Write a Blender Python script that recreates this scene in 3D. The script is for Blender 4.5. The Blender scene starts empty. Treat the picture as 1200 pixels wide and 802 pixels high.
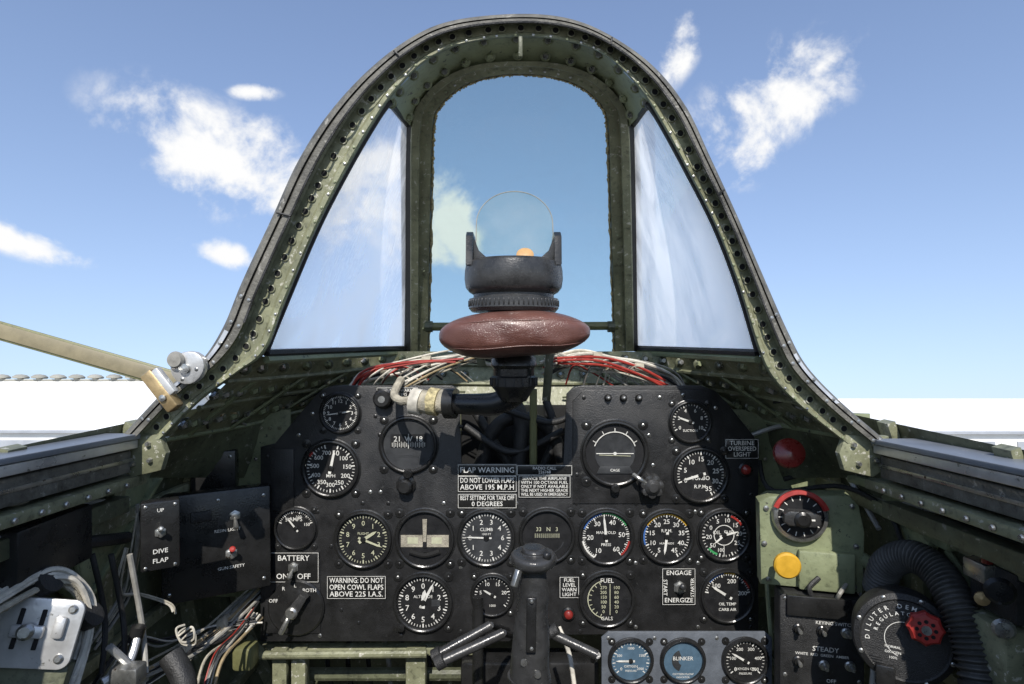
import bpy, bmesh, math, random
from mathutils import Vector, Matrix
random.seed(7)
F=700.0
PITCH=math.radians(8.5)
EYE=3.0
def P(px,py,d): return Vector(((px-600)*d/F, d, (401-py)*d/F))
G=Matrix.Translation((0,0,EYE))@Matrix.Rotation(PITCH,4,'X')
scn=bpy.context.scene
BASIS=Matrix(((1,0,0,0),(0,0,-1,0),(0,1,0,0),(0,0,0,1)))
def fr(px,py,d,yaw=0,pit=0,roll=0):
    R=Matrix.Rotation(math.radians(yaw),4,'Y')@Matrix.Rotation(math.radians(pit),4,'X')@Matrix.Rotation(math.radians(roll),4,'Z')
    return Matrix.Translation(P(px,py,d))@BASIS@R@Matrix.Scale(d/F,4)
def up(px,py,d):
    return Matrix.Translation(P(px,py,d))@Matrix.Scale(d/F,4)
# ---------------------------------------------------------------- materials
MATS={}
def mk(name,col,rough=.5,metal=0.,var=.25,vs=9,bump=0.,bs=250,chip=None,cth=.66,cs=60,rvar=.12,spec=.5,coat=0.,grime=0.,soft=.025):
    m=bpy.data.materials.new(name); m.use_nodes=True; nt=m.node_tree; N=nt.nodes; L=nt.links
    bs_=N['Principled BSDF']; tc=N.new('ShaderNodeTexCoord')
    n=N.new('ShaderNodeTexNoise'); n.inputs['Scale'].default_value=vs; n.inputs['Detail'].default_value=5; n.inputs['Roughness'].default_value=.65
    L.new(tc.outputs['Object'],n.inputs['Vector'])
    r=N.new('ShaderNodeValToRGB'); r.color_ramp.elements[0].position=.32; r.color_ramp.elements[1].position=.68
    r.color_ramp.elements[0].color=tuple(c*(1-var) for c in col)+(1,)
    r.color_ramp.elements[1].color=tuple(min(1,c*(1+var)) for c in col)+(1,)
    L.new(n.outputs['Fac'],r.inputs['Fac']); out=r.outputs['Color']
    if chip:
        n2=N.new('ShaderNodeTexNoise'); n2.inputs['Scale'].default_value=cs; n2.inputs['Detail'].default_value=6; n2.inputs['Roughness'].default_value=.72
        L.new(tc.outputs['Object'],n2.inputs['Vector'])
        r2=N.new('ShaderNodeValToRGB'); r2.color_ramp.elements[0].position=cth; r2.color_ramp.elements[1].position=cth+soft
        L.new(n2.outputs['Fac'],r2.inputs['Fac'])
        mx=N.new('ShaderNodeMix'); mx.data_type='RGBA'; mx.inputs[7].default_value=tuple(chip)+(1,)
        L.new(r2.outputs['Color'],mx.inputs[0]); L.new(out,mx.inputs[6]); out=mx.outputs[2]
        if grime:
            r3=N.new('ShaderNodeValToRGB'); r3.color_ramp.elements[0].position=.30; r3.color_ramp.elements[1].position=.46
            r3.color_ramp.elements[0].color=(grime,)*3+(1,); r3.color_ramp.elements[1].color=(1,1,1,1)
            L.new(n2.outputs['Fac'],r3.inputs['Fac'])
            m3=N.new('ShaderNodeMix'); m3.data_type='RGBA'; m3.blend_type='MULTIPLY'; m3.inputs[0].default_value=1
            L.new(out,m3.inputs[6]); L.new(r3.outputs[0],m3.inputs[7]); out=m3.outputs[2]
    L.new(out,bs_.inputs['Base Color'])
    mr=N.new('ShaderNodeMapRange'); mr.inputs[1].default_value=.3; mr.inputs[2].default_value=.7
    mr.inputs[3].default_value=max(.03,rough-rvar); mr.inputs[4].default_value=min(1,rough+rvar)
    L.new(n.outputs['Fac'],mr.inputs[0]); L.new(mr.outputs[0],bs_.inputs['Roughness'])
    bs_.inputs['Metallic'].default_value=metal
    bs_.inputs['Specular IOR Level'].default_value=spec
    bs_.inputs['Coat Weight'].default_value=coat
    if bump:
        n3=N.new('ShaderNodeTexNoise'); n3.inputs['Scale'].default_value=bs; n3.inputs['Detail'].default_value=2
        L.new(tc.outputs['Object'],n3.inputs['Vector'])
        b=N.new('ShaderNodeBump'); b.inputs['Strength'].default_value=bump; b.inputs['Distance'].default_value=.002
        L.new(n3.outputs['Fac'],b.inputs['Height']); L.new(b.outputs['Normal'],bs_.inputs['Normal'])
    MATS[name]=m; return m
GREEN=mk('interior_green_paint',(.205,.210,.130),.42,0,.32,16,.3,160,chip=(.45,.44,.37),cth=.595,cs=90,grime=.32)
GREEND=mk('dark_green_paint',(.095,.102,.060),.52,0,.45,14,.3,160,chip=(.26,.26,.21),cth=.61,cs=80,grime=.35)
OLIVE=mk('olive_paint',(.16,.16,.07),.5,0,.3,14,.3,160,chip=(.03,.03,.02),cth=.64)
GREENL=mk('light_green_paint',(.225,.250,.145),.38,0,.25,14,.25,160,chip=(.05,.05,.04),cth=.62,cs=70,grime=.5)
PANEL=mk('black_panel_paint',(.019,.019,.0195),.42,0,.4,25,.25,600,chip=(.075,.075,.072),cth=.62,cs=90,soft=.12)
BLACK=mk('black_enamel',(.016,.016,.016),.30,0,.3,30,.1,400,chip=(.07,.068,.06),cth=.66,cs=200,soft=.05)
CRINK=mk('black_crackle',(.022,.022,.022),.48,0,.4,30,.5,900,chip=(.08,.08,.075),cth=.64,cs=160,soft=.06)
WORN=mk('worn_black_metal',(.045,.045,.045),.30,.2,.35,40,.15,500,chip=(.13,.13,.125),cth=.60,cs=260,soft=.12)
DARK=mk('flat_black_and_shade',(.006,.006,.006),.85,0,.3)  # near-black, mostly paints the shade in holes, slots and deep interior
RUBBER=mk('weathered_rubber',(.12,.115,.098),.65,0,.45,30,.5,300,chip=(.26,.25,.22),cth=.61,cs=90,grime=.4)
RUBD=mk('black_rubber',(.022,.022,.022),.55,0,.4,30,.4,500)
DIAL=mk('dial_black',(.008,.008,.009),.6,0,.3,80)
DGREY=mk('dial_grey',(.034,.036,.039),.55,0,.3,60)
WHITE=mk('dial_white_ink',(.72,.71,.66),.6,0,.2,90)
CREAM=mk('dial_radium',(.50,.50,.35),.6,0,.15,90)
RED=mk('red_paint',(.34,.03,.024),.45,0,.3,60,chip=(.08,.01,.01),cth=.64)
REDD=mk('dark_red_knob',(.20,.022,.018),.3,0,.25,60,coat=.3)
YEL=mk('yellow_paint',(.60,.34,.03),.45,0,.15,60,chip=(.25,.15,.02),cth=.66)
ORG=mk('orange_paint',(.5,.30,.13),.5,0,.15,60)
BLUE=mk('blue_ink',(.05,.14,.4),.5,0,.1,60)
GRNI=mk('green_ink',(.05,.3,.1),.5,0,.1,60)
STEEL=mk('worn_steel',(.42,.42,.40),.32,.85,.3,60,.1,300,chip=(.10,.07,.05),cth=.62)
ALU=mk('bare_aluminium',(.58,.58,.57),.35,.5,.2,20,.1,200,chip=(.2,.2,.18),cth=.63)
SKIN=mk('grey_blue_skin_paint',(.20,.22,.25),.4,.2,.25,8,.1,100,chip=(.45,.45,.45),cth=.65)
BRASS=mk('brass',(.45,.33,.17),.4,.6,.3,40,.1,300)
WIREW=mk('white_wire',(.52,.49,.42),.55,0,.35,60)
WIREG=mk('grey_wire',(.27,.26,.23),.55,0,.3,60)
WIRER=mk('red_wire',(.32,.035,.025),.5,0,.3,60)
WIREB=mk('black_wire',(.02,.02,.02),.5,0,.3,60)
WIREY=mk('tan_wire',(.30,.23,.13),.55,0,.3,60)
FABRIC=mk('dirty_tape',(.36,.33,.26),.85,0,.35,60,.6,500)
GREYP=mk('grey_blue_panel',(.10,.112,.13),.5,0,.2,40,.2,500,chip=(.02,.02,.02),cth=.66,cs=100)
CRUD=mk('yellowed_sealant',(.42,.36,.20),.85,0,.6,150,.9,300)
LENS=mk('blue_dial',(.08,.14,.20),.4,0,.2,60)
def leather():
    m=bpy.data.materials.new('worn_leather'); m.use_nodes=True; nt=m.node_tree;N=nt.nodes;L=nt.links;b=N['Principled BSDF']
    tc=N.new('ShaderNodeTexCoord'); v=N.new('ShaderNodeTexVoronoi'); v.feature='DISTANCE_TO_EDGE'; v.inputs['Scale'].default_value=420
    n=N.new('ShaderNodeTexNoise'); n.inputs['Scale'].default_value=30; n.inputs['Detail'].default_value=5
    n4=N.new('ShaderNodeTexNoise'); n4.inputs['Scale'].default_value=1; n4.inputs['Detail'].default_value=2; n4.inputs['Distortion'].default_value=.5
    mp=N.new('ShaderNodeMapping'); mp.inputs['Scale'].default_value=(18,20,48); mp.inputs['Rotation'].default_value=(0,.35,0)
    L.new(tc.outputs['Object'],mp.inputs[0]); L.new(mp.outputs[0],n4.inputs['Vector'])
    L.new(tc.outputs['Object'],v.inputs['Vector']); L.new(tc.outputs['Object'],n.inputs['Vector'])
    r=N.new('ShaderNodeValToRGB'); r.color_ramp.elements[0].position=.3; r.color_ramp.elements[1].position=.7
    r.color_ramp.elements[0].color=(.080,.030,.022,1); r.color_ramp.elements[1].color=(.150,.066,.050,1)
    L.new(n.outputs['Fac'],r.inputs['Fac']); L.new(r.outputs[0],b.inputs['Base Color'])
    cr=N.new('ShaderNodeMapRange'); cr.inputs[2].default_value=.15; L.new(v.outputs['Distance'],cr.inputs[0])
    m1=N.new('ShaderNodeMath'); m1.operation='MULTIPLY_ADD'; m1.inputs[1].default_value=.05
    m2=N.new('ShaderNodeMath'); m2.operation='MULTIPLY'; m2.inputs[1].default_value=1.0; L.new(n4.outputs['Fac'],m2.inputs[0])
    L.new(cr.outputs[0],m1.inputs[0]); L.new(m2.outputs[0],m1.inputs[2])
    bp=N.new('ShaderNodeBump'); bp.inputs['Strength'].default_value=.6; bp.inputs['Distance'].default_value=.005
    L.new(m1.outputs[0],bp.inputs['Height']); L.new(bp.outputs[0],b.inputs['Normal'])
    b.inputs['Roughness'].default_value=.34; b.inputs['Coat Weight'].default_value=.25; b.inputs['Coat Roughness'].default_value=.3
    return m
LEATHER=leather()
def glass(name,tint,haze,spec=.06,streak=0,lo=.42,hi=.75,hz=(.85,.87,.9),mn=.22,sc=11,both=False):
    m=bpy.data.materials.new(name); m.use_nodes=True; nt=m.node_tree;N=nt.nodes;L=nt.links
    N.remove(N['Principled BSDF']); o=N['Material Output']
    t=N.new('ShaderNodeBsdfTransparent'); t.inputs[0].default_value=tuple(tint)+(1,)
    g=N.new('ShaderNodeBsdfGlossy'); g.inputs['Roughness'].default_value=.03
    fz=N.new('ShaderNodeFresnel'); fz.inputs[0].default_value=1.45
    m1=N.new('ShaderNodeMixShader')
    mu=N.new('ShaderNodeMath'); mu.operation='MULTIPLY'; mu.inputs[1].default_value=spec*10
    L.new(fz.outputs[0],mu.inputs[0]); mu.use_clamp=True
    L.new(mu.outputs[0],m1.inputs[0]); L.new(t.outputs[0],m1.inputs[1]); L.new(g.outputs[0],m1.inputs[2])
    if haze>0:
        tc=N.new('ShaderNodeTexCoord'); mp=N.new('ShaderNodeMapping'); mp.inputs['Scale'].default_value=(1,1,.4) if streak else (1,1,1)
        mp.inputs['Rotation'].default_value=(0,.5 if streak==1 else -.45,0) if streak else (0,0,0)
        n=N.new('ShaderNodeTexNoise'); n.inputs['Scale'].default_value=sc; n.inputs['Detail'].default_value=10; n.inputs['Roughness'].default_value=.70; n.inputs['Distortion'].default_value=.3
        L.new(tc.outputs['Object'],mp.inputs[0]); L.new(mp.outputs[0],n.inputs['Vector'])
        mr=N.new('ShaderNodeMapRange'); mr.inputs[1].default_value=lo; mr.inputs[2].default_value=hi; mr.inputs[3].default_value=haze*mn; mr.inputs[4].default_value=haze
        L.new(n.outputs['Fac'],mr.inputs[0])
        fo=mr.outputs[0]
        if streak:
            sx=N.new('ShaderNodeSeparateXYZ'); L.new(tc.outputs['Object'],sx.inputs[0])
            mz=N.new('ShaderNodeMapRange'); mz.inputs[1].default_value=.17; mz.inputs[2].default_value=-.18; mz.inputs[3].default_value=.7; mz.inputs[4].default_value=1.35
            L.new(sx.outputs['Z'],mz.inputs[0]); mm=N.new('ShaderNodeMath'); mm.operation='MULTIPLY'; mm.use_clamp=True
            L.new(fo,mm.inputs[0]); L.new(mz.outputs[0],mm.inputs[1]); fo=mm.outputs[0]
        df=N.new('ShaderNodeBsdfDiffuse'); df.inputs[0].default_value=tuple(hz)+(1,)
        tr=N.new('ShaderNodeBsdfTranslucent'); tr.inputs[0].default_value=(1,.97,.92,1)
        a=N.new('ShaderNodeAddShader') if both else N.new('ShaderNodeMixShader')
        k0=0 if both else 1
        L.new(df.outputs[0],a.inputs[k0]); L.new(tr.outputs[0],a.inputs[k0+1])
        m2=N.new('ShaderNodeMixShader'); L.new(fo,m2.inputs[0]); L.new(m1.outputs[0],m2.inputs[1]); L.new(a.outputs[0],m2.inputs[2])
        L.new(m2.outputs[0],o.inputs[0])
    else: L.new(m1.outputs[0],o.inputs[0])
    return m
GLF=glass('front_armour_glass',(.70,.82,.78),.10,.03,0)
GLS=glass('hazy_left_glass',(.97,.97,.97),.72,.05,1,.40,.64,(1,.98,.94),.40,12,True)
GLS2=glass('hazy_right_glass',(.97,.97,.97),1.0,.05,2,.36,.58,(1,.98,.94),.40,12,True)
GLR=glass('reflector_glass',(.93,.96,.93),.14,.012,0)
GLG=glass('instrument_glass',(.96,.96,.96),0,.06,0)
# ---------------------------------------------------------------- mesh builder
_tc={}
def textmesh(s):
    if s in _tc: return _tc[s]
    cu=bpy.data.curves.new('t','FONT'); cu.body=s; cu.align_x='CENTER'; cu.align_y='CENTER'; cu.size=1; cu.resolution_u=2; cu.offset=.006
    ob=bpy.data.objects.new('t',cu); scn.collection.objects.link(ob)
    dg=bpy.context.evaluated_depsgraph_get(); dg.update()
    e=ob.evaluated_get(dg); me=e.to_mesh()
    vs=[v.co.copy() for v in me.vertices]; fs=[tuple(p.vertices) for p in me.polygons]
    e.to_mesh_clear(); bpy.data.objects.remove(ob); bpy.data.curves.remove(cu)
    _tc[s]=(vs,fs); return _tc[s]
def catmull(pts,n):
    pts=[Vector(p) for p in pts]; out=[]; m=len(pts)-1
    for i in range(n):
        t=i/(n-1)*m; k=min(int(t),m-1); u=t-k
        p0=pts[max(k-1,0)];p1=pts[k];p2=pts[k+1];p3=pts[min(k+2,m)]
        out.append(.5*((2*p1)+(p2-p0)*u+(2*p0-5*p1+4*p2-p3)*u*u+(3*p1-p0-3*p2+p3)*u**3))
    return out
class MB:
    def __init__(s,name): s.name=name; s.v=[];s.f=[];s.mi=[];s.mats=[];s.M=Matrix.Identity(4)
    def add(s,vs,fs,m,M=None):
        T=s.M@M if M is not None else s.M
        if m not in s.mats: s.mats.append(m)
        k=s.mats.index(m); o=len(s.v)
        s.v+=[T@Vector(v) for v in vs]
        for f in fs: s.f.append(tuple(i+o for i in f)); s.mi.append(k)
    def box(s,c,size,m,b=0,M=None,seg=2):
        bm=bmesh.new(); bmesh.ops.create_cube(bm,size=1)
        for v in bm.verts: v.co=Vector((v.co.x*size[0]+c[0],v.co.y*size[1]+c[1],v.co.z*size[2]+c[2]))
        if b: bmesh.ops.bevel(bm,geom=list(bm.edges),offset=b,segments=seg,profile=.5,affect='EDGES')
        bm.verts.index_update()
        s.add([v.co for v in bm.verts],[[v.index for v in f.verts] for f in bm.faces],m,M); bm.free()
    def plate(s,pts,z0,z1,m,b=.8,M=None):
        bm=bmesh.new(); vs=[bm.verts.new((p[0],p[1],z0)) for p in pts]
        f=bm.faces.new(vs)
        if f.normal.z<0: f.normal_flip()
        f.normal_update()
        r=bmesh.ops.extrude_face_region(bm,geom=[f]); nv=[g for g in r['geom'] if isinstance(g,bmesh.types.BMVert)]
        for v in nv: v.co.z=z1
        if b:
            ed=[e for e in bm.edges if all(abs(v.co.z-z1)<1e-6 for v in e.verts)]
            bmesh.ops.bevel(bm,geom=ed,offset=b,segments=2,profile=.5,affect='EDGES')
        bmesh.ops.recalc_face_normals(bm,faces=bm.faces)
        bm.verts.index_update()
        s.add([v.co for v in bm.verts],[[v.index for v in f.verts] for f in bm.faces],m,M); bm.free()
    def lathe(s,prof,m,seg=40,M=None,cx=0,cy=0,a0=0,a1=360,knurl=0,sy=1):
        vs=[];fs=[];n=len(prof); full=(a1-a0)>=360; S=seg if full else seg+1
        for i in range(S):
            a=math.radians(a0+(a1-a0)*i/seg)
            for (r,z) in prof:
                rr=r*(1+(knurl if i%2 else 0)); vs.append((cx+rr*math.sin(a),cy+rr*math.cos(a)*sy,z))
        for i in range(seg):
            j=(i+1)%S
            for k in range(n-1):
                a,b,c,d=i*n+k,i*n+k+1,j*n+k+1,j*n+k
                if prof[k][0]<1e-9: fs.append((a,b,c))
                elif prof[k+1][0]<1e-9: fs.append((a,b,d))
                else: fs.append((a,b,c,d))
        s.add(vs,fs,m,M)
    def disc(s,r,z,m,cx=0,cy=0,M=None,seg=36): s.lathe([(0,z),(r,z)],m,seg,M,cx,cy)
    def arc(s,r0,r1,z,a0,a1,m,M=None): s.lathe([(r0,z),(r1,z)],m,max(3,int(abs(a1-a0)/8)),M,0,0,a0,a1)
    def quad(s,x,y,w,h,z,m,rot=0,M=None):
        c,sn=math.cos(math.radians(rot)),math.sin(math.radians(rot))
        vs=[(x+dx*c+dy*sn,y-dx*sn+dy*c,z) for dx,dy in((-w/2,-h/2),(w/2,-h/2),(w/2,h/2),(-w/2,h/2))]
        s.add(vs,[(0,1,2,3)],m,M)
    def text(s,t,x,y,z,size,m,maxw=None,rot=0,M=None,sx=1):
        vs,fs=textmesh(t)
        if not vs: return
        w=max(v.x for v in vs)-min(v.x for v in vs)
        cy=(max(v.y for v in vs)+min(v.y for v in vs))/2 if len(t)<4 else .0
        k=size*sx
        if maxw and w*k>maxw: k=maxw/w
        c,sn=math.cos(math.radians(rot)),math.sin(math.radians(rot))
        s.add([(x+v.x*k*c+(v.y-cy)*size*sn, y-v.x*k*sn+(v.y-cy)*size*c, z) for v in vs],fs,m,M)
    def tube(s,pts,r,m,seg=8,n=None,M=None,caps=True):
        pts=[Vector(p) for p in pts]
        if n: pts=catmull(pts,n)
        N=len(pts); t0=(pts[1]-pts[0]).normalized(); nn=t0.orthogonal().normalized(); vs=[];fs=[]
        for i,p in enumerate(pts):
            t=(pts[min(i+1,N-1)]-pts[max(i-1,0)]).normalized()
            nn=(nn-t*nn.dot(t)).normalized(); bb=t.cross(nn)
            rr=r(i/(N-1)) if callable(r) else r
            for k in range(seg):
                a=2*math.pi*k/seg; vs.append(p+nn*math.cos(a)*rr+bb*math.sin(a)*rr)
        for i in range(N-1):
            for k in range(seg):
                k2=(k+1)%seg; fs.append((i*seg+k,i*seg+k2,(i+1)*seg+k2,(i+1)*seg+k))
        if caps: fs.append(tuple(range(seg-1,-1,-1))); fs.append(tuple((N-1)*seg+k for k in range(seg)))
        s.add(vs,fs,m,M)
    def beam(s,p0,p1,w,h,m,b=.002,upv=(0,0,1)):
        p0=Vector(p0);p1=Vector(p1);t=(p1-p0);L=t.length;t.normalize();u=Vector(upv);x=t.cross(u).normalized();u=x.cross(t)
        M=Matrix(((x.x,t.x,u.x,(p0.x+p1.x)/2),(x.y,t.y,u.y,(p0.y+p1.y)/2),(x.z,t.z,u.z,(p0.z+p1.z)/2),(0,0,0,1)))
        s.box((0,0,0),(w,L,h),m,b,M)
    def loft(s,rows,m):
        n=len(rows[0]); vs=[p for r in rows for p in r]; fs=[]
        for i in range(len(rows)-1):
            for k in range(n-1): fs.append((i*n+k,i*n+k+1,(i+1)*n+k+1,(i+1)*n+k))
        s.add(vs,fs,m)
    def stud(s,p,nrm,r,h,m,hexa=False):
        n=Vector(nrm).normalized(); q=n.to_track_quat('Z','Y').to_matrix().to_4x4()
        s.lathe([(r,0),(r,h*.6),(r*.7,h),(0,h)],m,6 if hexa else 10,Matrix.Translation(p)@q)
    def screw(s,x,y,z,r=2.2,m=None):
        m=m or STEEL; s.lathe([(r,z),(r,z+.5),(r*.6,z+1),(0,z+1.1)],m,12,None,x,y)
        s.quad(x,y,r*1.5,.5,z+1.2,DARK,random.uniform(0,180))  # dark quad paints the shade in the screw slot
    def done(s,air=True,ang=32):
        me=bpy.data.meshes.new(s.name)
        lo=Vector([min(v[i] for v in s.v) for i in range(3)]);hi=Vector([max(v[i] for v in s.v) for i in range(3)]); c=(lo+hi)/2
        me.from_pydata([v-c for v in s.v],[],s.f)
        for m in s.mats: me.materials.append(m)
        me.polygons.foreach_set('material_index',s.mi)
        me.polygons.foreach_set('use_smooth',[True]*len(me.polygons))
        me.update()
        try: me.set_sharp_from_angle(angle=math.radians(ang))
        except Exception: pass
        ob=bpy.data.objects.new(s.name,me); scn.collection.objects.link(ob)
        ob.matrix_world=(G if air else Matrix.Identity(4))@Matrix.Translation(c)
        return ob
# ================================================================ windscreen
def dG(py): return .80+(py-88)/320*.35
out=[(143,512),(195,457),(235,425),(262,385),(285,330),(320,255),(350,190),(385,135),(430,85),(480,46),(530,25),(605,17),(665,22),(715,42),(765,78),(803,125),(832,185),(862,250),(890,315),(922,388),(945,430),(985,472),(1035,515)]
inn=[(190,515),(235,470),(280,437),(312,412),(335,355),(372,268),(408,198),(440,143),(466,105),(500,72),(545,52),(608,44),(668,50),(712,68),(748,103),(775,145),(805,200),(838,265),(865,335),(888,410),(905,445),(940,480),(990,520)]
NB=200
co=catmull([(a,b,0) for a,b in out],NB); ci=catmull([(a,b,0) for a,b in inn],NB)
D0=.70
def bow(i,f,off):
    p=co[i].lerp(ci[i],f); return P(p.x,p.y,D0+off)
w=MB('windscreen_frame')
prof=[(0,.05,SKIN),(-.02,.0,SKIN),(.03,-.008,RUBBER),(.12,-.010,RUBBER),(.16,-.006,RUBD),(.19,-.010,RUBBER),(.32,-.010,RUBBER),(.36,.004,GREEND),(.42,.006,GREEN),(.78,.006,GREEN),(.82,.002,GREEN),(.92,.001,GREEN),(.97,.004,GREENL),(1.0,.03,GREEND)]
for k in range(len(prof)-1):
    f0,o0,_=prof[k];f1,o1,m=prof[k+1]
    segs=[(0,NB-1,m)]
    if m is RUBBER and f0>=.03 and f1<=.13: segs=[(0,7,m),(7,27,ALU),(27,177,m),(177,190,ALU),(190,NB-1,m)]
    for (i0,i1,mm) in segs:
        w.loft([[bow(i,f0,o0) for i in range(i0,i1+1)],[bow(i,f1,o1) for i in range(i0,i1+1)]],mm)
acc=0
for i in range(1,NB):
    acc+=(co[i]-co[i-1]).length*.5+(ci[i]-ci[i-1]).length*.5
    if acc>15.5:
        acc=0
        M=Matrix.Translation(bow(i,.60,.0055))@BASIS@Matrix.Scale(.001,4)
        w.lathe([(5.2,0),(5.0,1.2),(3.9,1.6),(3.5,.6)],GREEN,14,M); w.disc(3.6,.7,DARK,M=M,seg=14)  # dark disc stands in for the shade inside the hole
        M=Matrix.Translation(bow(i-1,.88,.001))@BASIS@Matrix.Scale(.001,4)
        w.lathe([(1.8,0),(1.5,1),(0,1.4)],STEEL if random.random()<.5 else GREENL,8,M)
for i in range(4,NB,5):
    if i<38 or i>165:
        for f in (.08,.26):
            M=Matrix.Translation(bow(i,f,-.010))@BASIS@Matrix.Scale(.001,4)
            w.lathe([(2.4,0),(2.2,.8),(0,1.2)],STEEL,8,M)
for i in (46,78,118,150):
    a=bow(i,.02,-.012);b_=bow(i,.34,-.012); w.tube([a,b_],.0012,RUBD,5)
w.tube([bow(i,.33,-.012-.002*math.sin(i*.9)) for i in range(30,175)],.0014,RUBD,5)
# hood
Fh=[(483,150),(492,120),(520,92),(560,76),(610,72),(660,76),(700,92),(728,120),(736,150)]
Bh=[(452,124),(466,105),(500,72),(545,52),(608,44),(668,50),(712,68),(748,103),(764,127)]
n=80
fh=[P(p.x,p.y,dG(p.y)-.012) for p in catmull([(a,b,0) for a,b in Fh],n)]
bh=[P(p.x,p.y,D0+.028) for p in catmull([(a,b,0) for a,b in Bh],n)]
mid=[a.lerp(b,.5)+Vector((0,0,.004)) for a,b in zip(fh,bh)]
w.loft([bh,mid,fh],GREENL)
for t in (.12,.80):
    for i in range(3,n-2,6):
        p=bh[i].lerp(fh[i],t)+Vector((0,-.001,.002))
        nrm=(Vector((0,.45,.0))-p); nrm.y=-abs(.55); nrm.normalize()
        w.stud(p,nrm,.0045,.008,STEEL if random.random()<.8 else GREENL,True)
        w.stud(p,nrm,.007,.0018,GREENL)
# front frame
Ff=[(482,412),(482,250),(483,150),(492,120),(520,92),(560,76),(610,72),(660,76),(700,92),(728,120),(736,150),(739,250),(742,412)]
Gf=[(503,412),(506,250),(509,150),(517,125),(540,104),(572,92),(610,88),(650,92),(682,104),(704,125),(711,150),(714,250),(719,412)]
n=160
cf=catmull([(a,b,0) for a,b in Ff],n); cg=catmull([(a,b,0) for a,b in Gf],n)
def ff(i,f,off): p=cf[i].lerp(cg[i],f); return P(p.x,p.y,dG(p.y)+off)
pr=[(-.5,.02,GREEND),(-.45,-.004,RUBD),(-.05,-.012,RUBD),(.0,-.02,GREEN),(.35,-.02,GREEN),(.4,-.012,GREEN),(.9,-.010,GREEN),(1.0,.004,GREEND)]
for k in range(len(pr)-1):
    rng=range(n)
    w.loft([[ff(i,pr[k][0] if i<42 or i>117 else max(0,pr[k][0]),pr[k][1]) for i in rng],[ff(i,pr[k+1][0] if i<42 or i>117 else max(0,pr[k+1][0]),pr[k+1][1]) for i in rng]],pr[k+1][2])
for i in range(3,n,5):
    M=Matrix.Translation(ff(i,.65,-.011))@BASIS@Matrix.Scale(.001,4)
    w.lathe([(2.2,0),(1.9,1),(0,1.4)],GREENL if random.random()<.7 else STEEL,8,M)
rj=[random.random() for _ in range(900)]
w.tube(catmull([ff(i,1.0+.02*random.uniform(-1,1),-.003) for i in range(n)],600),lambda t:.0012+.0022*rj[int(t*599)]**2.5,CRUD,6)
w.box((0,0,0),(5,24,3),GREEND,1,fr(610,55,.69))
for sgn in(0,1):
    if sgn==0: bs_=[(456,120),(440,143),(408,198),(372,268),(335,355),(312,412)]; ps=[(478,148),(478,170),(477,230),(477,300),(476,370),(475,408)]
    else: bs_=[(760,122),(775,145),(805,200),(838,265),(865,335),(888,412)]; ps=[(742,148),(742,170),(743,230),(744,300),(745,370),(746,408)]
    B=[P(p.x,p.y,D0+.03) for p in catmull([(a,b,0) for a,b in bs_],30)]; Q=[P(p.x,p.y,dG(p.y)) for p in catmull([(a,b,0) for a,b in ps],30)]
    w.tube(B,.004,RUBD,6); w.tube(Q,.0045,RUBD,6)
    w.tube([B[-1]+Vector((0,0,-.002)),Q[-1]],.005,RUBD,6); w.tube([B[-1]+Vector((0,0,-.010)),Q[-1]+Vector((0,0,-.009))],.005,GREENL,6)
    w.tube([B[0],Q[0]],.004,RUBD,6)
    gl=MB('windscreen_side_pane'); gl.loft([[a.lerp(b,t) for a,b in zip(B,Q)] for t in (0,.25,.5,.75,1)],GLS2 if sgn else GLS); gl.done()
w.tube([P(497,383,1.06),P(560,383,1.06),P(724,382,1.06)],.0075,OLIVE,10)
for px in(503,716): w.tube([P(px-4,383,1.06),P(px+4,383,1.06)],.010,GREEND,10)
def mir(p): return (1200-p[0]+ (3 if p[0]<500 else 0),p[1],p[2])
for sgn in (0,1):
    T=[(300,418,.73),(390,416,.95),(478,412,1.12),(604,414,1.17)]
    R2=[(266,447,.735),(380,438,.95),(480,427,1.11),(604,428,1.16)]
    R3=[(235,478,.74),(330,462,.93),(440,450,1.08),(604,450,1.14)]
    R4=[(195,515,.75),(290,498,.93),(400,475,1.06),(604,480,1.12)]
    R5=[(175,560,.80),(290,560,.96),(400,560,1.06),(604,560,1.12)]
    rows=[]
    for R in (T,R2,R3,R4,R5):
        rr=[mir(p) for p in R] if sgn else R
        rows.append([P(p.x,p.y,p.z) for p in catmull(rr,40)])
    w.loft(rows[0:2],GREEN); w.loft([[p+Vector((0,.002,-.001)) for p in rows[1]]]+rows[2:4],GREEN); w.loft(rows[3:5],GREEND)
    for R,r,jit in ((0,.0055,.5),(1,.005,.5),(2,.005,.5)):
        for i in range(1,34,2 if R else 3):
            p=rows[R][i].lerp(rows[R+1][i],jit)
            w.stud(p,(-.2 if not sgn else .2,-.8,-.3) if R else (0,-1,.1),r,.012,STEEL if random.random()<.6 else GREENL,True)
            w.stud(p,(0,-1,0),r*1.5,.004,GREEND)
    for R in (1,2,3):
        w.tube([p+Vector((0,-.004,0)) for p in rows[R]],.0035,GREEN if R!=3 else GREENL,6)
    for i in (5,11,17,23,29):
        w.beam(rows[1][i]+Vector((0,-.004,0)),rows[3][i]+Vector((0,-.006,0)),.004,.014,GREENL,.001,upv=(0,1,0))
    for i in range(4,32,3):
        a=rows[2][i].lerp(rows[3][i],random.random()); b2=rows[2][i+3].lerp(rows[3][i+3],random.random())
        w.tube([a+Vector((0,-.008,0)),a.lerp(b2,.5)+Vector((0,-.018,.006)),b2+Vector((0,-.008,0))],.002,random.choice([WIREG,RUBD,WIREY,GREEND]),6,8)
w.done()
gf=MB('windscreen_front_pane')
n=160
cen=[ff(i,1.0,.004) for i in range(n)]
gf.loft([cen,[Vector((P(610,0,1).x*p.y,p.y,p.z)) for p in cen]],GLF); gf.done()
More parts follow.
